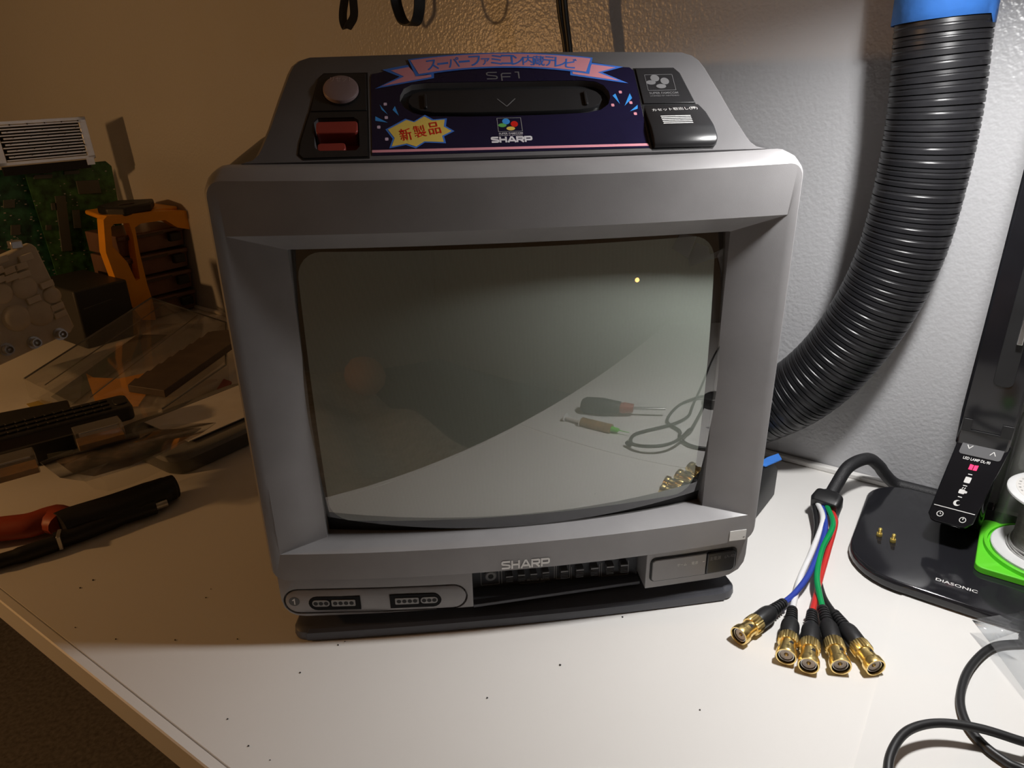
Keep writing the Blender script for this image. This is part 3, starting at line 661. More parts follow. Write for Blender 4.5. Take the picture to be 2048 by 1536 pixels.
# column, tilted control panel, upright arm
PA0, PA1 = .2475, .2855
def panel_fr(u, v, w_):   # u across, v up the panel from its lower end, w_ out towards the viewer
    bb, zz = .2600, .0360; tb, tz = .2990, .1010; d = V((0, tb-bb, tz-zz)); L = d.length; d /= L
    return DW(.2570+.0117*v/L+u, bb+d.y*v-w_*d.z, zz+d.z*v+w_*d.y)
PL = V((0, .039, .065)).length
b = MB(); b.loft([[DW(a_, b_, z) for a_, b_ in ((.252, .303), (.283, .303), (.283, .322), (.252, .322))] for z in (.0115, .10)]); b.build('column', 'gloss_black', lamp, bevel=.004)
b = MB(); q = rrect(0, PL/2, .0350, PL, .007, 6); q = [(x*(1-.06*(1-y/PL)), y if y > .02 else y) for x, y in q]
q = [(-.0165, .006), (-.0125, .0008), (-.009, 0), (.009, 0), (.0125, .0008), (.0165, .006), (.0185, PL*.9), (.0190, PL), (-.0190, PL), (-.0185, PL*.9)]
b.prism(q, -.011, 0, panel_fr); cp = lab(b.build('control_panel', 'gloss_black', lamp, bevel=.0012), 'slanted touch control panel with icons')
b = MB(); b.prism(rrect(.0005, PL*.895, .0300, .0125, .0022), 0, .0006, panel_fr); b.build('brightness_pad', 'pad_grey', cp)
b = MB()
def stroke(pts_, t=.0004, fr=panel_fr, w0=.0003):
    for p, q in zip(pts_, pts_[1:]):
        d = (V(q)-V(p)).normalized(); nn = V((-d.y, d.x))*t
        b.flat([(p[0]+nn.x, p[1]+nn.y), (p[0]-nn.x, p[1]-nn.y), (q[0]-nn.x, q[1]-nn.y), (q[0]+nn.x, q[1]+nn.y)], w0, fr)
yb = PL*.895
stroke([(-.0105, yb+.0022), (-.0085, yb-.0008), (-.0065, yb+.0022)], .0003, w0=.0008); stroke([(.0070, yb-.0026), (.0090, yb+.0006), (.0110, yb-.0026)], .0003, w0=.0008)
text(b, 'LED LAMP DL-90', panel_fr, 0, PL*.775, .0195, .0024, bold=.01, w0=.0003)
for f in (.605, .47, .335): stroke([(-.0015, PL*f), (.0015, PL*f)], .00035)
b.flat(rrect(0, PL*.538, .0044, .0052, .0005, 2), .0003, panel_fr)                                            # page icon
b.flat(rrect(-.0004, PL*.398, .0044, .0038, .0008, 2), .0003, panel_fr); b.flat(rrect(.0024, PL*.400, .0018, .0020, .0006, 2), .0003, panel_fr); stroke([(-.0012, PL*.43), (-.0006, PL*.45)], .0003); stroke([(.0004, PL*.43), (.0010, PL*.45)], .0003)   # cup icon
b.flat(circ(-.0002, PL*.262, .0026, 18), .0003, panel_fr)                                                     # moon icon
stroke([(-.0150, PL*.185), (.0150, PL*.185)], .0003)
def ring(cx_, cy_, r): stroke([(cx_+r*math.cos(2*PI*k/18), cy_+r*math.sin(2*PI*k/18)) for k in range(19)], .0003)
ring(-.0082, PL*.10, .0022); stroke([(-.0082, PL*.10+.0012), (-.0082, PL*.10), (-.0072, PL*.10)], .0002); ring(.0085, PL*.095, .0022); stroke([(.0085, PL*.095), (.0085, PL*.095+.0026)], .0003)
b.build('panel_icons', 'silver_ink', cp)
b = MB(); b.flat(circ(.0008, PL*.268, .0018, 14), .0004, panel_fr); b.build('icon_cutout', 'gloss_black', cp)
b = MB(); yy = PL*.688
for q in ([(-.0030, yy-.0022), (-.0003, yy-.0024), (-.0003, yy+.0020), (-.0030, yy+.0024)], [(.0003, yy-.0024), (.0030, yy-.0022), (.0030, yy+.0024), (.0003, yy+.0020)]): b.flat(q, .0003, panel_fr)
lab(b.build('reading_icon', 'led_red', cp), 'glowing red open-book icon')
b = MB(); b.loft([[DW(a_, b_, z) for a_, b_ in ((.2480-g, .296), (.2860+g, .296), (.2860+g, .312), (.2480-g, .312))] for z, g in ((.094, 0), (.125, .0010), (.20, .0005), (.498, .0))])
arm = b.build('arm', 'gloss_black', lamp, bevel=.0022)
AF = lambda u, v, w_: DW(u, .296-w_, v)
b = MB(); b.prism([(.250, .1200), (.2565, .1200), (.2565, .1105), (.2775, .1105), (.2775, .1200), (.2855, .1200), (.2855, .1085), (.250, .1085)], .0006, .0012, AF); b.build('hinge', 'black', arm, bevel=.0004)
b = MB(); b.prism(rrect(.2700, .205, .014, .105, .005), .0004, .0010, AF); b.build('slot_inset', 'black', arm, bevel=.0004)
b = MB(); b.box(AF(.2735, .222, .0028), (.0042, .004, .064), MX.Rotation(math.atan2(E1.y, E1.x), 4, 'Z')); b.build('slider_rail', 'steel', arm, bevel=.0006)
# head reaching out over the desk
hdl = lambda g, z: [DW(a_, b_, z) for a_, b_ in ((.218+g, .093+g), (.274-g, .093+g), (.274-g, .296), (.288-g, .296), (.288-g, .320-g), (.218+g, .320-g))]
b = MB(); b.loft([hdl(0, LZ+.004), hdl(0, LZ+.022), hdl(.003, LZ+.024)]); hd = b.build('lamp_head', 'gloss_black', lamp)
q = lambda g, z: [DW(a_, b_, z) for a_, b_ in ((.218+g, .110+g), (.274-g, .110+g), (.274-g, .174-g), (.218+g, .174-g))]
b = MB(); b.loft([q(.002, LZ+.004), q(.002, LZ-.010), q(0, LZ-.010), q(0, LZ+.004)], False, False); b.build('added_light_skirt', 'black', hd)  # unseen skirt added to keep LED light off console top and upper wall
b = MB(); b.loft([q(.004, z) for z in (LZ+.0025, LZ+.0038)]); b.build('light_diffuser', 'spool', hd)
for l_ in (led, led2): l_.parent = hd; l_.matrix_parent_inverse = WORLD[hd.name].inverted()

# ---- brass standoffs on the lamp base
for px_, py_, lb in ((1758, 1072, 'left brass standoff screw upright on the black lamp base'), (1785, 1084, 'right brass standoff screw upright on the black lamp base')):
    p = hz(px_, py_, .0115); o = thing('brass_standoff', lb, 'screw', p, group='brass standoffs on the lamp base')
    b = MB(MX.Translation(p)); b.lathe([(.0024, 0), (.0026, .0005), (.0026, .0030), (.0024, .0033)], 6); b.build('hex_body', 'brass', o)
    b = MB(MX.Translation(p)); prof = [(.0015, .0033)]
    for k in range(5): prof += [(.0016, .0038+.0009*k), (.0012, .0042+.0009*k)]
    b.lathe(prof+[(.0012, .0080), (.0005, .0084)], 14); b.build('thread', 'brass', o)

# ---- green silicone holder and solder spool
ho = thing('spool_holder', 'bright green silicone tray under the solder spool', 'tray', DW(.325, .28, .0115))
SQ = [(a_, b_) for a_, b_ in rrect(.325, .281, .086, .082, .007, 5)]
b = MB(); b.loft([[DW(a_, b_, .0118+z) for a_, b_ in SQ] for z in (0, .0050)] + [[DW(.325+(a_-.325)*.985, .281+(b_-.281)*.985, .0118+.0056) for a_, b_ in SQ]]); b.build('tray_base', 'silicone', ho, bevel=.0006)
SX, SY = .328, .284
b = MB(); b.lathe([(.0430, 0), (.0430, .0040), (.0422, .0046), (.0405, .0046), (.0400, .0020)], 56, MX.Translation(DW(SX, SY, .0170))); b.build('raised_rim', 'silicone', ho)
sp = thing('solder_spool', 'white spool of solder wire standing on the green tray', 'spool', DW(SX, SY, .0185))
T = MX.Translation(DW(SX, SY, .0192))
b = MB(T); b.lathe([(.0380, 0), (.0384, .0008), (.0384, .0030), (.0376, .0038), (.012, .0038)], 56); b.build('lower_flange', 'spool', sp)
b = MB(T); prof = []
for k in range(34): z = .0040+.0500*k/34; prof += [(.0238, z), (.0245, z+.0007), (.0238, z+.00145)]
b.lathe(prof, 48); b.build('wire_winding', 'solder', sp)
b = MB()
for k, (r_, z) in enumerate(((.0262, .0055), (.0275, .0052), (.0258, .0085))):
    pp_ = [T @ V((r_*math.cos(a), r_*math.sin(a), z+.001*math.sin(3*a+k))) for a in [2*PI*i/60 for i in range(61)]]; b.tube(pp_, .0007, 6)
tl = [T @ V((.0262*math.cos(a), .0262*math.sin(a), .0055)) for a in (3.4, 3.6, 3.8)] + [T @ V((-.027, -.022, .0060)), T @ V((-.029, -.026, .0048)), T @ V((-.033, -.024, .0042))]
b.tube(spline(tl, 6), .0006, 6); b.build('loose_wire', 'solder', sp)
b = MB(T); b.lathe([(.012, .0540), (.0370, .0540), (.0378, .0547), (.0378, .0562), (.0370, .0570), (.0350, .0574), (.0001, .0574)], 56); tf = b.build('upper_flange', 'spool', sp)
b = MB(T); b.lathe([(.0320, .0574), (.0320, .0577), (.0001, .0577)], 48); fl_l = b.build('paper_label', 'paper', tf)
b = MB(T); b.m = 0
lf = lambda u, v, w_: V((u, v, w_))
for ring_i, (r_, h_, cnt) in enumerate(((.0295, .0018, 34), (.0262, .0018, 30), (.0230, .0018, 26))):
    for k in range(cnt):
        a = 2*PI*k/cnt
        if (k*7+ring_i) % 9 == 0: continue
        text(b, 'SOLDER FLUX CORE ROSIN LEAD WIRE'.replace(' ', '')[(k+ring_i*5) % 27], lf, r_*math.cos(a), r_*math.sin(a), None, h_, rot=a-PI/2, w0=.0579, res=1)
b.m = 1
b.flat(circ(-.012, .002, .0042, 16), .0579, lf)
b.build('label_print', ['ink_black', 'ink_red'], fl_l)

RD0 = MX.Rotation(math.atan2(E1.y, E1.x), 4, 'Z')
# ---- smoky container behind the spool
cpos = DW(.345, .345, 0)
o = thing('storage_jar', 'grey translucent jar behind the lamp and solder spool', 'jar', DW(.3170, .3365, .0115))
T = MX.Translation(DW(.3170, .3365, .0115)) @ RD0
b = MB(T); b.loft([[V((x, y, z)) for x, y in rrect(0, 0, .054*s, .034*s, .008, 5)] for z, s in ((0, .96), (.003, 1), (.098, 1.0), (.103, .97), (.105, .93))], True, False); b.build('jar_body', 'smoke', o)

# ---- breakout cable with five gold connectors
bc = thing('breakout_cable', 'black cable splitting into five coloured leads with gold bayonet plugs', 'cable', DW(.161, .275, 0))
b = MB(); pth = spline([DW(.290, .3655, .0058), DW(.225, .3650, .0060), DW(.207, .3640, .0075), DW(.196, .3580, .0190), DW(.190, .352, .0290), DW(.180, .342, .0380), DW(.168, .318, .0370), DW(.163, .297, .0260), DW(.161, .284, .0190)], 10)
b.tube(pth, .0060, 14); b.build('sheathed_cable', 'sheath', bc)
cc, ct = DW(.1605, .277, .0165), (DW(.1585, .262, .0125)-DW(.162, .290, .0200)).normalized()
cxv = ct.cross(V((0, 0, 1))).normalized(); czv = cxv.cross(ct)
def CF(u, v, w_): return cc - cxv*u + ct*v + czv*w_
b = MB(); lo = []
for v, hw, hh in ((-.0100, .0066, .0066), (-.0070, .0085, .0078), (-.0050, .0125, .0092), (.0055, .0135, .0095), (.0095, .0120, .0075)):
    lo.append([CF(u, v, w_) for u, w_ in rrect(0, 0, hw*2, hh*2, min(hw, hh)*.45, 4)])
b.loft(lo); cl = b.build('splitter_boot', 'rubber', bc, bevel=.0008)
b = MB(); b.prism(rrect(0, 0, .014, .0055, .002), .0080, .0086, lambda u, v, w_: CF(u, v-.001, w_)); b.build('raised_badge', 'rubber', cl)
def bnc(name_w, start, tip, wire, wm, wl):
    d = (tip-start); Ln = d.length; d.normalize(); z = d; x = V((0, 0, 1)).cross(z).normalized(); y = z.cross(x)
    Mx = MX(((x.x, y.x, z.x, start.x), (x.y, y.y, z.y, start.y), (x.z, y.z, z.z, start.z), (0, 0, 0, 1))); k = Ln/.053
    b = MB(); b.tube(spline(wire+[start+d*.002], 8), .0024, 12); lab(b.build('lead', wm, bc), wl)
    b = MB(Mx); prof = [(.0026, -.001), (.0036, 0)]
    for i in range(5): zz = .0012+.0026*i; prof += [(.0040+.0002*i, zz), (.0040+.0002*i, zz+.0014), (.0033+.0002*i, zz+.0016), (.0033+.0002*i, zz+.0024)]
    prof += [(.0050, .0145), (.0064, .0180), (.0068, .0210), (.0067, .0300), (.0062, .0318)]
    b.lathe([(r_, q*k) for r_, q in prof], 24); pl_ = b.build('plug', 'rubber', bc)
    b = MB(Mx); n = 48; lo = []
    for r_, q, kn in ((.0058, .0316, 0), (.0070, .0318, 1), (.0073, .0330, 1), (.0073, .0385, 1), (.0070, .0395, 1), (.0058, .0397, 0), (.0056, .0410, 0), (.0056, .0462, 0), (.0060, .0470, 0), (.0071, .0480, 0), (.0073, .0488, 0), (.0073, .0520, 0), (.0070, .0530, 0), (.0061, .0530, 0), (.0059, .0500, 0), (.0059, .0440, 0)):
        lo.append([V(((r_-(.0005 if kn and i % 2 else 0))*math.cos(2*PI*i/n), (r_-(.0005 if kn and i % 2 else 0))*math.sin(2*PI*i/n), q*k)) for i in range(n)])
    b.loft(lo, False, True); b.build('bayonet_collar', 'gold', pl_, angle=16)
    b = MB(Mx)    # bayonet notches
    for a in (.9, .9+PI):
        q = [(a, .0412), (a+.35, .0414), (a+.75, .0448), (a+.85, .0482), (a+.55, .0486), (a+.35, .0455), (a, .0442)]
        b.add([V((.00585*math.cos(t), .00585*math.sin(t), z_*k)) for t, z_ in q], [tuple(range(len(q)))])
    b.build('bayonet_slot', 'mask', pl_)
    b = MB(Mx); b.lathe([(.0046, .0440*k), (.0046, .0500*k), (.0042, .0505*k), (.0016, .0505*k), (.0015, .048*k)], 28, cap=True); b.build('insulator', 'ptfe', pl_)
    b = MB(Mx); b.lathe([(.0052, .0435*k), (.0052, .0514*k), (.0047, .0514*k), (.0047, .049*k)], 28, cap=False); b.build('inner_sleeve', 'steel', pl_)
    b = MB(Mx); b.lathe([(.0008, .045*k), (.0008, .0512*k), (.0003, .0518*k)], 10); b.build('centre_pin', 'gold', pl_)
ex = lambda u, w_=0, v=.0075: CF(u, v, w_)
Z = .0078
bnc('b', hz(1568, 1205, Z), hz(1477, 1272, Z), [ex(-.0022), hz(1650, 1060, .016), hz(1622, 1140, .0120), hz(1592, 1184, .009)], 'w_blue', 'blue lead')
bnc('w', hz(1585, 1218, Z), hz(1572, 1314, Z), [ex(-.0062, .001), hz(1646, 1040, .0165), hz(1625, 1100, .0100), hz(1599, 1160, .0060)], 'w_white', 'white lead')
bnc('r', hz(1624, 1224, Z), hz(1617, 1332, Z), [ex(.0064, -.002), hz(1671, 1045, .012), hz(1657, 1100, .0060), hz(1640, 1160, .0045)], 'w_red', 'red lead')
bnc('g', hz(1645, 1216, Z), hz(1682, 1334, Z), [ex(.0022, .002), hz(1666, 1050, .018), hz(1644, 1098, .0150), hz(1634, 1150, .0125), hz(1638, 1185, .0100)], 'w_green', 'green lead')
bnc('k', hz(1668, 1226, Z), hz(1752, 1336, Z), [ex(-.0095, -.002), hz(1634, 1050, .010), hz(1630, 1090, .0040), hz(1636, 1150, .0030), hz(1648, 1195, .0040)], 'rubber', 'black lead')

# ---- thick black cable looping on the mat
b = MB(); Zc = .0040
pts_ = [DW(.52, .20, Zc), hz(2110, 1282, Zc), hz(2048, 1286, Zc), hz(1985, 1294, Zc), hz(1940, 1335, Zc), hz(1921, 1390, Zc), hz(1930, 1440, Zc), hz(1965, 1487, Zc), hz(2015, 1525, Zc), hz(2075, 1560, Zc),
        DW(.36, .02, Zc), DW(.43, .03, Zc), DW(.455, .075, .010), hz(2115, 1502, .0120), hz(2048, 1484, .0130), hz(1960, 1457, .0145), hz(1880, 1446, .0150), hz(1822, 1458, .0150), hz(1790, 1490, .0140), hz(1776, 1540, .0120),
        hz(1790, 1610, .009), DW(.262, -.01, .006), DW(.30, -.015, .0045), DW(.37, .05, .0045), DW(.46, .055, .0045), DW(.82, .07, .0045), DW(1.1, .15, .0045)]
b.tube(spline(pts_, 8), .0028, 12); tag(b.build('black_cable', 'rubber'), 'thick black cable looping across the white mat', 'cable')
# ---- clear film corner
b = MB(); z = .0022
A, B_, C_, D_, E_, F_ = hz(1944, 1240, .013), hz(2048, 1222, .022), hz(2130, 1210, .030), hz(2130, 1470, .008), hz(2048, 1380, .008), hz(1978, 1283, .012)
b.add([A, B_, C_, D_, E_, F_], [(0, 1, 5), (1, 4, 5), (1, 2, 3, 4)])
G_ = hz(2040, 1262, .026)
b.add([A, G_, F_], [(0, 1, 2)])
tag(b.build('plastic_film', 'film', solid=.0004), 'folded piece of clear plastic film in front of the lamp base', 'film')

# ================================================================== HANGING STRAPS
def ribbon(name, pts, w_, wd, m, label, cat, group=None):
    b = MB(); pts = [V(p) for p in pts]; loops = []
    for i, p in enumerate(pts):
        t = (pts[min(i+1, len(pts)-1)]-pts[max(i-1, 0)]).normalized(); s = V(wd); s = (s-t*s.dot(t)).normalized(); nn = t.cross(s)*.0009
        W_ = w_[i] if isinstance(w_, list) else w_
        loops.append([p+s*W_+nn, p-s*W_+nn, p-s*W_-nn, p+s*W_-nn])
    b.loft(loops); return tag(b.build(name, m), label, cat, group)
BS = .285
pts_ = [hb(700, -140, .372)] + [hb(x, y, BS) for x, y in ((698, -60), (690, -5), (686, 25), (687, 45), (693, 56), (700, 48), (708, 30), (706, -5), (704, -60))] + [hb(705, -150, .372)]
ribbon('hanging_strap', spline(pts_, 5), .0045, (E1*.75+EN*.66), 'blackgrip', 'black strap loop with a pointed end hanging at top of wall', 'strap')
pts_ = [hb(792, -140, .372)] + [hb(x, y, BS) for x, y in ((788, -60), (791, -5), (797, 22), (806, 42), (820, 50), (832, 44), (838, 22), (839, -5), (838, -60))] + [hb(838, -150, .372)]
ribbon('hanging_strap', spline(pts_, 5), .0060, (EN*.9+E1*.45), 'blackgrip', 'black strap loop with a rounded end hanging at top of wall', 'strap')
BC = .325
b = MB()
for x0_, x1_, x2_ in ((1113, 1120, 1133), (1123, 1130, 1140)):
    b.tube(spline([hb(x0_, -160, .3715), hb(x0_, -80, BC), hb(x1_, 20, BC), hb(x2_, 110, BC), hb(x2_+10, 260, BC), hb(x2_+16, 420, BC)], 8), .0032, 10)
tag(b.build('hanging_cable', 'rubber'), 'pair of black cables hanging behind the television', 'cable')

# ================================================================== LEFT CLUTTER (far to near)
RZ = math.atan2(E1.y, E1.x)
RD = MX.Rotation(RZ, 4, 'Z')
def AFr(a_):   # frame on a plane of constant a: (b, z, out towards the viewer)
    return lambda u, v, w_: DW(a_+w_, u, v)
def leanfr(a_, lean):   # same but leaning back with height
    return lambda u, v, w_: DW(a_-v*lean+w_, u, v)
# circuit boards leaning against the wall behind
def bpx(px, py, a_, lean):
    p = hp(px, py, E1*a_, (E1+V((0, 0, lean))).normalized()); return (p.dot(EN), p.z)
def board(label, quad, a_, m, seeds, chips):
    lean = .10; poly = [bpx(x, y, a_, lean) for x, y in quad]; poly = [(poly[0][0], 0)] + poly + [(poly[-1][0], 0)]
    o = thing('circuit_board', label, 'circuit board', DW(a_, sum(p[0] for p in poly)/len(poly), 0), group='circuit boards standing at the wall'); fr = leanfr(a_, lean)
    b = MB(); b.prism(poly, 0, .0016, fr); b.build('board', m, o)
    random.seed(seeds)
    for q in chips: MB().prism([bpx(x, y, a_, lean) for x, y in q], .0016, .0050, fr).build('chip', 'chip', o)
    b = MB()
    for k in range(90):
        x = random.uniform(quad[0][0]+8, quad[-1][0]-12); y = random.uniform(335, 560); u, v = bpx(x, y, a_, lean); s = random.uniform(.0006, .0018)
        if v < .02: continue
        b.prism([(u, v), (u+s*1.8, v), (u+s*1.8, v+s), (u, v+s)], .0016, .0026, fr)
    c_ = b.build('solder_point', 'solder', o); c_['kind'] = 'stuff'
    return o
rq = lambda x, y, w_, h_, sk=0: [(x, y), (x+w_, y-h_*0-.06*w_), (x+w_+sk, y+h_-.06*w_), (x+sk, y+h_)]
board('green circuit board standing at far left, cut by the frame edge', [(-60, 348), (52, 333), (56, 346), (100, 500)], -1.112, 'pcb2', 3, [rq(5, 400, 22, 16), rq(20, 450, 18, 20)])
board('green circuit board under the finned heatsink, leaning back', [(46, 338), (210, 322), (222, 332), (240, 430), (246, 470)], -1.098, 'pcb', 5, [rq(68, 338, 34, 9), rq(66, 350, 36, 8), rq(122, 330, 34, 9), rq(126, 342, 30, 7), rq(142, 420, 14, 36, 4), rq(100, 406, 7, 14, 2), rq(150, 362, 44, 26, 6), rq(108, 392, 20, 110, 14), rq(90, 450, 10, 10)])
# heatsink
hs = thing('heatsink', 'silver finned heatsink on top of the circuit boards', 'heatsink', DW(-1.105, .205, .250))
HC = ha(86, 282, -1.105); HT = MX.Translation(HC) @ RD @ MX.Rotation(math.radians(-13), 4, 'Z') @ MX.Rotation(math.radians(1), 4, 'X') @ MX.Rotation(math.radians(-5), 4, 'Y')
b = MB(HT); W_, H_ = .143, .068
for c, d in (((0, 0, H_/2-.003), (.006, W_, .006)), ((0, 0, -H_/2+.003), (.006, W_, .006)), ((0, W_/2-.006, 0), (.006, .012, H_)), ((0, -W_/2+.006, 0), (.006, .012, H_))): b.box(c, d)
b.build('frame_plate', 'heatsink', hs, bevel=.0008)
MB(HT).box((-.006, 0, 0), (.002, W_-.01, H_-.004)).build('fin_gap_dark', 'mask', hs)  # black sheet standing in for the shade between the fins
for k in range(12):
    z = -.0262+.00476*k; MB(HT).box((.0, (.004 if k % 2 else 0), z), (.007 if k % 2 else .005, W_-.026, .0026 if k % 2 else .0021)).build('fin', 'heatsink', hs, bevel=.0003)
b = MB(HT)
for k in range(1, 12, 2):
    for j in range(5): b.box((.0036, -.050+.025*j+.003*(k % 4), -.0262+.00476*k+.0016), (.0012, .0016, .0022))
b.build('fin_notch', 'scope_body', hs)
b = MB(HT); b.box((-.002, -.004, -H_/2-.008), (.010, W_*.90, .014)); b.build('mounting_strip', 'mask', hs)
b = MB(HT); b.box((0, W_/2-.010, -H_/2-.004), (.008, .012, .012)).build('bracket', 'heatsink', hs)
# dark instrument between scope and organiser
o = thing('power_supply', 'black equipment box behind the cream instrument panel', 'equipment', DW(-.985, .18, 0))
b = MB(); b.loft([[DW(a_, b_, z) for a_, b_ in ((-.925, .140), (-.925, .226), (-1.060, .226), (-1.060, .140))] for z in (0, .095)]); b.build('enclosure', 'scope_body', o, bevel=.003)
b = MB(); fr = AFr(-.925); b.prism([(.150, .0640), (.195, .0690), (.195, .0700), (.150, .0650)], 0, .0008, fr); b.build('trim_line', 'chip', o)
# oscilloscope
sc_ = thing('oscilloscope', 'cream instrument front panel with keys and round sockets at far left', 'oscilloscope', DW(-.86, .08, 0))
SA_ = -.800
def SF(px, py, w_=0): 
    p = ha(px, py, SA_); return p + E1*w_ - E1*(p.z*.16)
quad = [(-40, 546), (85, 492), (95, 500), (158, 655), (150, 668), (-40, 755)]
b = MB(); b.loft([[SF(x, y, -.014) for x, y in quad], [SF(x, y) for x, y in quad]]); face = b.build('front_panel', 'scope', sc_, bevel=.002)
b = MB()
b.loft([[SF(x, y, -.10) for x, y in [(-40, 560), (70, 515), (135, 655), (-40, 740)]], [SF(x, y, -.0145) for x, y in [(-40, 560), (70, 515), (135, 655), (-40, 740)]]]); b.build('rear_body', 'scope_body', sc_)
ux = (SF(100, 600)-SF(0, 640)).normalized(); uy = (SF(20, 540)-SF(60, 650)).normalized(); un = ux.cross(uy).normalized()
if un.dot(E1) < 0: un = -un
for (x, y) in ((10, 548), (38, 545), (58, 538), (12, 565), (38, 560), (63, 554), (108, 573), (80, 603), (125, 617), (130, 632), (20, 525), (70, 520)):
    p = SF(x, y, .001); b = MB(); b.loft([[p+ux*(.0085*sx)+uy*(.0042*sy)+un*w_ for sx, sy in ((-1, -1), (1, -1), (1, 1), (-1, 1))] for w_ in (-.001, .0045)]); b.build('key', 'scope_key', face, bevel=.0008)
for (x, y, r_) in ((65, 580, .016), (18, 592, .014), (45, 640, .018), (92, 630, .018), (118, 595, .012)):
    p = SF(x, y); Rm = un.to_track_quat('Z', 'Y').to_matrix().to_4x4(); b = MB(MX.Translation(p) @ Rm); b.lathe([(r_, -.001), (r_*.95, .002), (r_*.8, .004), (r_*.5, .005), (.0001, .0055)], 22); b.build('knob', 'scope', face)
for (x, y) in ((20, 702), (75, 688), (127, 671)):
    p = SF(x, y); b = MB(MX.Translation(p) @ un.to_track_quat('Z', 'Y').to_matrix().to_4x4()); b.lathe([(.0085, -.001), (.0085, .002), (.006, .002), (.006, .012), (.0045, .012), (.0045, .004), (.0015, .004), (.0015, .010), (.0001, .010)], 20); b.build('input_socket', 'steel', face)
p = SF(53, 497); b = MB(); b.box(p+V((0, 0, .002)), (.012, .014, .010), RD); b.build('handle_bracket', 'steel', sc_, bevel=.001)
# organiser rack: orange end frame, four drawers boxes
RA = -.955
rk = thing('organizer_rack', 'orange plastic organizer frame with a black box on top', 'rack', DW(RA-.06, .31, 0)); fr = AFr(RA)
def rp(px, py): p = ha(px, py, RA); return (p.dot(EN), p.z)
outl = [rp(*p) for p in ((207, 440), (214, 432), (262, 428), (310, 423), (378, 421), (388, 427), (390, 447), (402, 455), (400, 462), (355, 455), (330, 440), (282, 447), (270, 455), (278, 500), (295, 570), (305, 600), (312, 640), (285, 640), (262, 610), (245, 625), (232, 560), (212, 505))]
hole = [rp(*p) for p in ((222, 455), (228, 448), (258, 446), (266, 470), (272, 510), (280, 558), (272, 562), (255, 525), (225, 492))]
b = MB(); b.prism(outl, -.020, 0, fr); fo = b.build('end_frame', 'orange', rk); c = MB().prism(hole, -.05, .02, fr).build('c', 'black'); cut(fo, [c]); drop([c])
b = MB(); z0 = rp(300, 425)[1]; b.loft([[DW(a_, b_, z) for a_, b_ in ((RA-.021, .240), (RA-.021, .370), (RA-.13, .370), (RA-.13, .262))] for z in (z0-.008, z0)]); b.build('top_plate', 'orange', rk, bevel=.003)
hts = [0.003, .042, .081, .120]
dl = ['lowest smoky organizer box in the orange rack', 'second organizer box from the bottom of the orange rack', 'third organizer box from the bottom of the orange rack', 'topmost organizer box under the orange rack top']
proto = None
for k, z in enumerate(hts):
    if proto is None:
        o = thing('organizer_box', dl[0], 'box', DW(RA-.055, .309, z), group='organizer boxes in the orange rack'); proto = o
        b = MB(); b.loft([[DW(a_, b_, z+q) for a_, b_ in ((RA-.022+g, .249), (RA-.022+g, .369), (RA-.12, .369), (RA-.12, .249))] for q, g in ((0, 0), (.026, .004), (.028, .008), (.035, .008))]); b.build('case', 'drawer', o, bevel=.0015)
        b = MB(); b.box(DW(RA-.010, .346, z+.020), (.010, .022, .015), RD); b.build('latch', 'blackgrip', o, bevel=.002)
        b = MB(); b.loft([[DW(a_, b_, z+q) for a_, b_ in ((RA-.0135, .262), (RA-.0135, .330), (RA-.0145, .330), (RA-.0145, .262))] for q in (.027, .032)]); b.build('seam', 'strip', o)
    else:
        o = proto.copy(); COL.objects.link(o); o['label'] = dl[k]; o.location = DW(RA-.055, .309, z)
        for ch in proto.children: c = ch.copy(); COL.objects.link(c); c.parent = o
# black gadget on the rack
o = thing('gadget', 'flat black device lying on top of the orange rack', 'device', DW(RA-.04, .29, z0))
b = MB(); b.loft([[DW(a_, b_, z0+.0005+z) for a_, b_ in ((RA+.004, .262), (RA-.01, .315), (RA-.05, .345), (RA-.09, .30), (RA-.06, .250), (RA-.02, .243))] for z in (0, .014)]); b.build('body', 'blackgrip', o, bevel=.003)
b = MB(); b.box(DW(RA-.028, .283, z0+.0152), (.004, .026, .0012), RD); b.build('label_plate', 'strip', o)

# clear flat case with orange sleeve and brown notched tray inside/on it
o = thing('clear_case', 'large flat clear plastic case beside the television', 'case', hz(230, 720, 0))
ZC = .030
cq = [hz(48, 758, ZC), ha(302, 596, -.940), hb(452, 645, .335), hz(452, 730, ZC), hz(325, 818, ZC), hz(150, 808, ZC)]
b = MB(); b.loft([[V((p.x, p.y, .004)) for p in cq], cq]); b.build('clear_shell', 'clear', o, bevel=.002)
b = MB()
for p, q in ((0, 1), (1, 2), (2, 3), (3, 4)): b.tube([cq[p]+V((0, 0, .0004)), cq[q]+V((0, 0, .0004))], .0012, 6)
b.tube([hz(180, 795, ZC+.0005), ha(395, 630, -.930)], .0008, 6); b.tube([hz(90, 770, ZC+.0005), ha(330, 606, -.938)], .0008, 6)
b.build('shell_ridge', 'lidframe', o)
b = MB(); q = [hz(x, y, .031) for x, y in ((163, 714), (178, 722), (230, 724), (320, 706), (268, 775), (185, 780))]; b.loft([[V((p.x, p.y, z)) for p in q] for z in (.0045, .0060)]); tag(b.build('orange_sleeve', 'orange'), 'orange plastic piece inside the clear case', 'sleeve')
b = MB(); q = [hz(x, y, .022) for x, y in ((95, 770), (270, 650), (330, 650), (250, 700), (130, 790))]; b.loft([[V((p.x, p.y, z)) for p in q] for z in (.0045, .0052)]); tag(b.build('grey_card', 'chip'), 'dark grey card inside the clear case', 'card')
b = MB(); tr0, tr1 = hz(275, 782, .033), hz(440, 672, .033); d = (tr1-tr0); Ln = d.length; d.normalize(); sd = V((0, 0, 1)).cross(d)
pl2 = []
n = 8
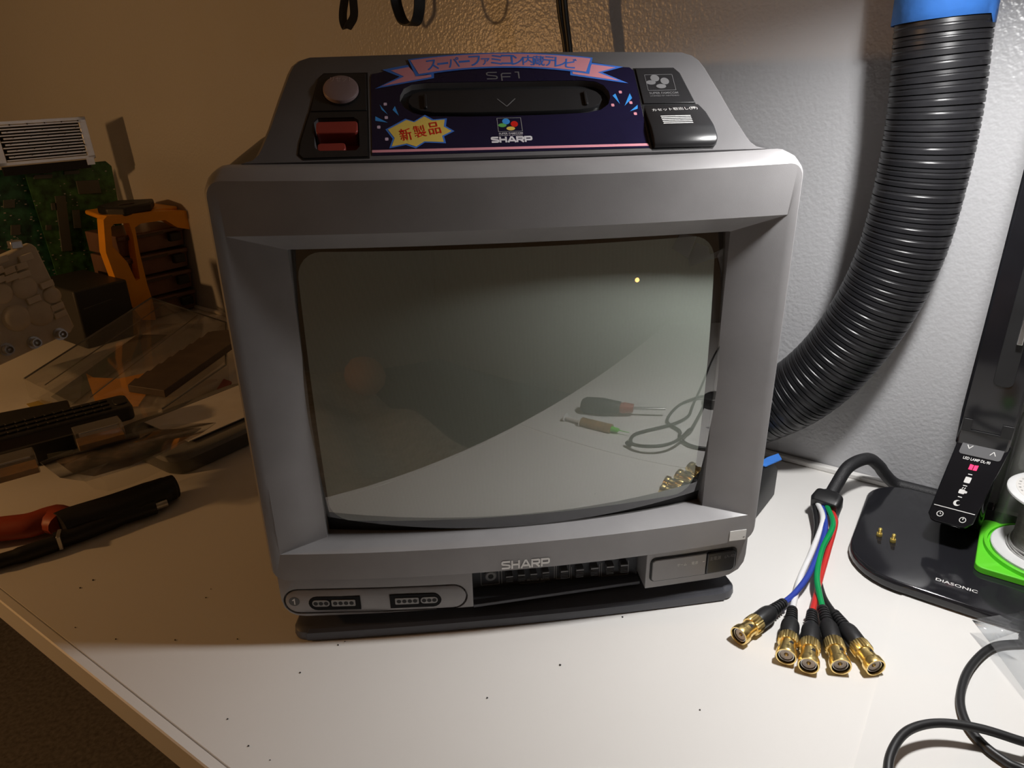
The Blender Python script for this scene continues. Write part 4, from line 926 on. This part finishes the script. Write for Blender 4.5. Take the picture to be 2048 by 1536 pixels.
for k in range(n): 
    pl2 += [(Ln*k/n, .012), (Ln*(k+.85)/n, .016), (Ln*(k+.86)/n, .012)]
pl2 += [(Ln, .012), (Ln+.02, -.045), (-.012, -.045)]
b.prism(pl2, 0, .010, lambda u, v, w_: tr0+d*u+sd*v+V((0, 0, -.0022+w_))); tag(b.build('notched_tray', 'strip', bevel=.0008), 'dark brown notched strip lying on the clear case', 'strip')
# papers
b = MB(); q = [hz(x, y, .003) for x, y in ((-10, 838), (-10, 800), (40, 792), (150, 795), (125, 812), (60, 832))]; b.loft([[V((p.x, p.y, z)) for p in q] for z in (.0003, .0012)]); tag(b.build('leaflet', 'paper'), 'pale printed leaflet behind the remote control', 'paper')
b = MB(); q = [hz(x, y, .003) for x, y in ((52, 806), (82, 798), (105, 802), (70, 822))]; b.loft([[V((p.x, p.y, z)) for p in q] for z in (.0013, .0018)]); tag(b.build('sticky_note', 'note_yellow'), 'yellow slip on the pale leaflet', 'paper')
# black box under the remote
o = thing('adapter_box', 'black plastic box under the remote control', 'box', hz(60, 925, 0))
q = [hz(-40, 945, .0), hz(70, 935, .0), hz(165, 896, .0), hz(152, 858, .0), hz(-40, 898, .0)]
b = MB(); b.loft([[V((p.x, p.y, z)) for p in q] for z in (.0005, .040)]); b.build('housing', 'black', o, bevel=.002)
p = hz(112, 905, .012); b = MB(); b.box(p+V((.006, -.004, 0)), (.024, .002, .005), MX.Rotation(.35, 4, 'Z')); b.build('nameplate', 'chip', o)
# remote
r0_, r1_ = hz(-30, 872, .062), hz(262, 800, .062); d = (r1_-r0_); Ln = d.length; d.normalize(); sd = V((0, 0, 1)).cross(d)
RF = lambda u, v, w_: r0_+d*u+sd*v+V((0, 0, w_-.0205))
o = thing('remote_control', 'long black remote control with rows of buttons', 'remote control', RF(Ln/2, .01, 0))
b = MB(); b.prism(rrect(Ln/2, .014, Ln, .046, .008, 5), 0, .0165, RF); b.build('body', 'black_sheen', o, bevel=.003)
for i in range(12):
    for j in range(3):
        b = MB(); b.prism(rrect(Ln*.10+Ln*.72*i/11, .002+.012*j, .0085, .0065, .002, 2), .016, .0185, RF); b.build('button', 'blackgrip', o, bevel=.0006)
b = MB(); b.prism(rrect(Ln*.93, .014, .014, .020, .006, 4), .016, .0180, RF); b.build('navigation_pad', 'blackgrip', o, bevel=.001)
# storage case with paper, seen half under the television
o = thing('storage_case', 'flat storage case with frosted rounded lid beside the television', 'case', DW(-.5, .07, 0))
A0, A1, B0, B1 = -.552, -.425, -.022, .155
q = lambda i: [DW(a_, b_) for a_, b_ in rrect((A0+A1)/2, (B0+B1)/2, A1-A0-2*i, B1-B0-2*i, .022, 6)]
b = MB(); b.loft([[p+V((0, 0, z)) for p in q(i)] for z, i in ((.0005, .004), (.003, .002), (.018, .001))]); b.build('tray', 'smoke', o)
b = MB(); b.loft([[p+V((0, 0, z)) for p in q(i)] for z, i in ((.018, 0), (.0235, 0), (.0250, .002), (.0250, .012), (.0225, .014))], False, True); b.build('lid', 'lidframe', o)
b = MB(); b.box(DW(A1-.001, .105, .016), (.006, .05, .016), RD); b.build('latch', 'packet', o, bevel=.001)
b = MB(); b.loft([[DW(a_, b_, z) for a_, b_ in ((-.536, .012), (-.448, .012), (-.448, .150), (-.536, .150))] for z in (.0252, .0262)]); tag(b.build('paper_sheet', 'paper'), 'white paper lying on the frosted case lid', 'paper')
# bag with print
b = MB(); outq = [(80, 925), (130, 905), (245, 872), (330, 850), (432, 846), (400, 868), (330, 905), (262, 935), (172, 962), (120, 955)]
pts2 = [hz(x, y, .052) for x, y in outq]; cen = sum(pts2, V())/len(pts2); cen.z = .056
b.m = 0; b.add(pts2+[cen], [(i, (i+1) % len(pts2), len(pts2)) for i in range(len(pts2))])
bag = thing('plastic_bag', 'clear bag with brown print lying in front of the remote control', 'bag', V((cen.x, cen.y, .030)))
b.build('bag_film', 'film', bag, solid=.001)
b = MB(); ins = [cen+(p-cen)*.82-V((0, 0, .0016)) for p in pts2]; b.add(ins, [tuple(range(len(ins)))]); b.build('printed_contents', 'print', bag, solid=.001)
b = MB(); b.add([p-V((0, 0, .0)) for p in (cen+(p-cen)*.7 for p in pts2)] + [V((p.x, p.y, .0265)) for p in (cen+(p-cen)*.6 for p in pts2)], [tuple([i, (i+1) % 10, 10+(i+1) % 10, 10+i]) for i in range(10)]); b.build('bag_side', 'film', bag)
# two small clear boxes with amber foam
for (x0_, y0_, lb, zz) in ((203, 884, 'small clear box with amber foam beside the remote control', .0565), (26, 952, 'small clear box with amber foam at the left frame edge', .0545)):
    p = hz(x0_, y0_, zz); o = thing('clear_box', lb, 'box', p, group='small clear boxes with amber foam'); Rm = MX.Translation(p) @ MX.Rotation(.55, 4, 'Z')
    b = MB(Rm); b.box((0, 0, .010), (.043, .022, .019)); b.build('shell', 'clear', o, bevel=.0012)
    b = MB(Rm); b.box((0, 0, .0035), (.041, .020, .0055)); b.build('foam', 'amber', o)
    b = MB(Rm); b.box((0, -.0112, .0190), (.034, .0006, .0016)); b.build('lid_edge', 'white_ink', o)
# blue and red packet by the television
b = MB(); b.m = 0; q = [hz(x, y, .012) for x, y in ((440, 826), (470, 812), (466, 770), (452, 790))]; b.loft([[V((p.x, p.y, z)) for p in q] for z in (.0005, .012)]); b.m = 1
q = [hz(x, y, .012) for x, y in ((432, 812), (450, 785), (464, 768), (448, 762), (430, 790))]; b.loft([[V((p.x, p.y, z)) for p in q] for z in (.0121, .0160)])
tag(b.build('packet', ['packet', 'packet_red'], bevel=.0008), 'small blue and red packet tucked beside the television', 'packet')
# pliers
pt = thing('crimping_pliers', 'black pliers with a red grip and steel tip at the left desk edge', 'pliers', hz(200, 1050, 0))
Zp = .013
b = MB(); b.tube(spline([hz(120, 1052, Zp), hz(150, 1040, Zp), hz(230, 1015, Zp), hz(300, 990, Zp), hz(335, 978, Zp), hz(350, 972, Zp)], 5), [.017]*2+[.0175]*14+[.016]*4+[.013]*3+[.0105]*3, 16, ry=.0125, side=V((0, 1, 0))); b.build('body', 'blackgrip', pt)
b = MB(); b.tube(spline([hz(110, 1082, .008), hz(160, 1066, .008), hz(240, 1036, .008), hz(312, 1013, .008)], 5), [.008]*10+[.007]*6, 12, side=V((0, 1, 0))); b.build('lower_jaw', 'black', pt)
b = MB(); b.tube([hz(308, 1014, .008), hz(334, 1005, .008)], .0040, 12); lab(b.build('steel_tip', 'steel', pt), 'bright steel tip')
b = MB(); b.tube(spline([hz(-60, 1068, Zp), hz(0, 1058, Zp), hz(60, 1050, Zp), hz(105, 1036, Zp), hz(128, 1046, Zp)], 6), [.0130]*12+[.0135]*6+[.0165]*5+[.014]*2, 16, ry=.011, side=V((0, 1, 0))); lab(b.build('handle', 'redgrip', pt), 'red-orange grip')
b = MB(); b.tube(spline([hz(-60, 1140, .007), hz(0, 1122, .007), hz(60, 1104, .007), hz(124, 1082, .007)], 6), [.0045]*4+[.0065]*6+[.0075]*9, 12); lab(b.build('handle', 'blackgrip', pt), 'black second handle')
b = MB(); b.box(hz(121, 1079, .010), (.0035, .014, .014), MX.Rotation(.3, 4, 'Z')); b.build('pin', 'steel', pt, bevel=.0006)

# ================================================================== SEEN ONLY IN THE SCREEN'S REFLECTION
o = thing('screwdriver', 'screwdriver with a red and black handle, mirrored in the screen', 'screwdriver', DW(.34, -.08, 0))
d0, d1 = V((.160, -.335, .0172)), V((.252, -.268, .0172)); d = (d1-d0).normalized()
b = MB(); b.tube([d0, d0+d*.008, d0+d*.04, d0+d*.075], [.012, .0165, .017, .012], 16); b.build('handle', 'blackgrip', o)
b = MB(); b.tube([d0+d*.075, d0+d*.082, d0+d*.100], [.0095, .011, .008], 14); b.build('ferrule', 'redgrip', o)
b = MB(); b.tube([d0+d*.100, d0+d*.150, d0+d*.160], [.0030, .0030, .0024], 10); b.build('shaft', 'steel', o)
o = thing('syringe', 'flux syringe with a green tip, mirrored in the screen', 'syringe', DW(.294, -.10, 0))
d0, d1 = V((.120, -.310, .008)), V((.200, -.216, .008)); d = (d1-d0).normalized()
b = MB(); b.tube([d0+d*.035, d0+d*.095], .0082, 14); b.build('barrel', 'amber', o)
b = MB(); b.tube([d0, d0+d*.002, d0+d*.0021, d0+d*.034, d0+d*.0341, d0+d*.036], [.008, .008, .004, .004, .010, .010], 14); b.build('plunger', 'spool', o)
b = MB(); b.tube([d0+d*.095, d0+d*.108, d0+d*.1085, d0+d*.128], [.005, .0035, .0008, .0006], 10); b.build('needle', 'silicone', o)
o = MB().lathe([(.020, 0), (.024, 0), (.024, .018), (.020, .018), (.020, 0)], 30, MX.Translation(V((.395, -.220, .001))), cap=False).build('tape_ring', 'blackgrip'); tag(o, 'black tape ring on the desk, mirrored in the screen', 'tape')
bd = thing('bed', 'bed with a rumpled pale blanket, mirrored in the screen', 'bed', DW(.25, -1.05, -.75))
b = MB(); b.loft([[DW(a_, b_, z) for a_, b_ in ((-.75, -1.9), (.42, -1.9), (.42, -.42), (-.75, -.42))] for z in (-.73, -.41)]); b.build('mattress', 'paper', bd, bevel=.03, seg=3)
b = MB(); vs = []; fs = []; n = 24
for j in range(n+1):
    for i in range(n+1):
        a_ = -.77+1.21*i/n; b_ = -1.6+1.2*j/n
        z = -.30+.03*math.sin(a_*9+b_*4)+.03*math.sin(b_*11-a_*3)+.02*math.sin(a_*23)
        if i in (0, n) or j in (0, n): z = -.40
        vs.append(DW(a_, b_, z))
for j in range(n):
    for i in range(n): q = j*(n+1)+i; fs.append((q, q+1, q+n+2, q+n+1))
b.add(vs, fs); b.build('blanket', 'blanket', bd)
o = MB().lathe([(.0001, -.09), (.05, -.075), (.08, -.04), (.09, 0), (.08, .04), (.05, .075), (.0001, .09)], 20, MX.Translation(V((-.52, -1.02, -.15)))).build('plush_toy', 'ball_tan'); tag(o, 'tan plush toy on the bed, mirrored in the screen', 'toy')

# dust specks on the desk
random.seed(11); b = MB()
for px_, py_ in ((455, 1438), (475, 1278), (232, 1278), (160, 1176), (186, 1160), (412, 1195), (422, 1178), (350, 1280), (150, 1255), (676, 1290), (690, 1283), (860, 1262), (974, 1396), (497, 1492), (540, 1520), (1245, 1234), (600, 1345), (1120, 1330), (1400, 1420)):
    p = hz(px_, py_, .0003); r_ = random.uniform(.0004, .0010); b.prism([(p.x+r_*math.cos(a)*random.uniform(.5, 1.2), p.y+r_*math.sin(a)*random.uniform(.5, 1.2)) for a in (0, 1.2, 2.5, 3.8, 5.1)], .0001, .0006)
o = tag(b.build('dust_specks', 'ink_black'), 'scattered dark dust specks on the white desktop', 'dust'); o['kind'] = 'stuff'
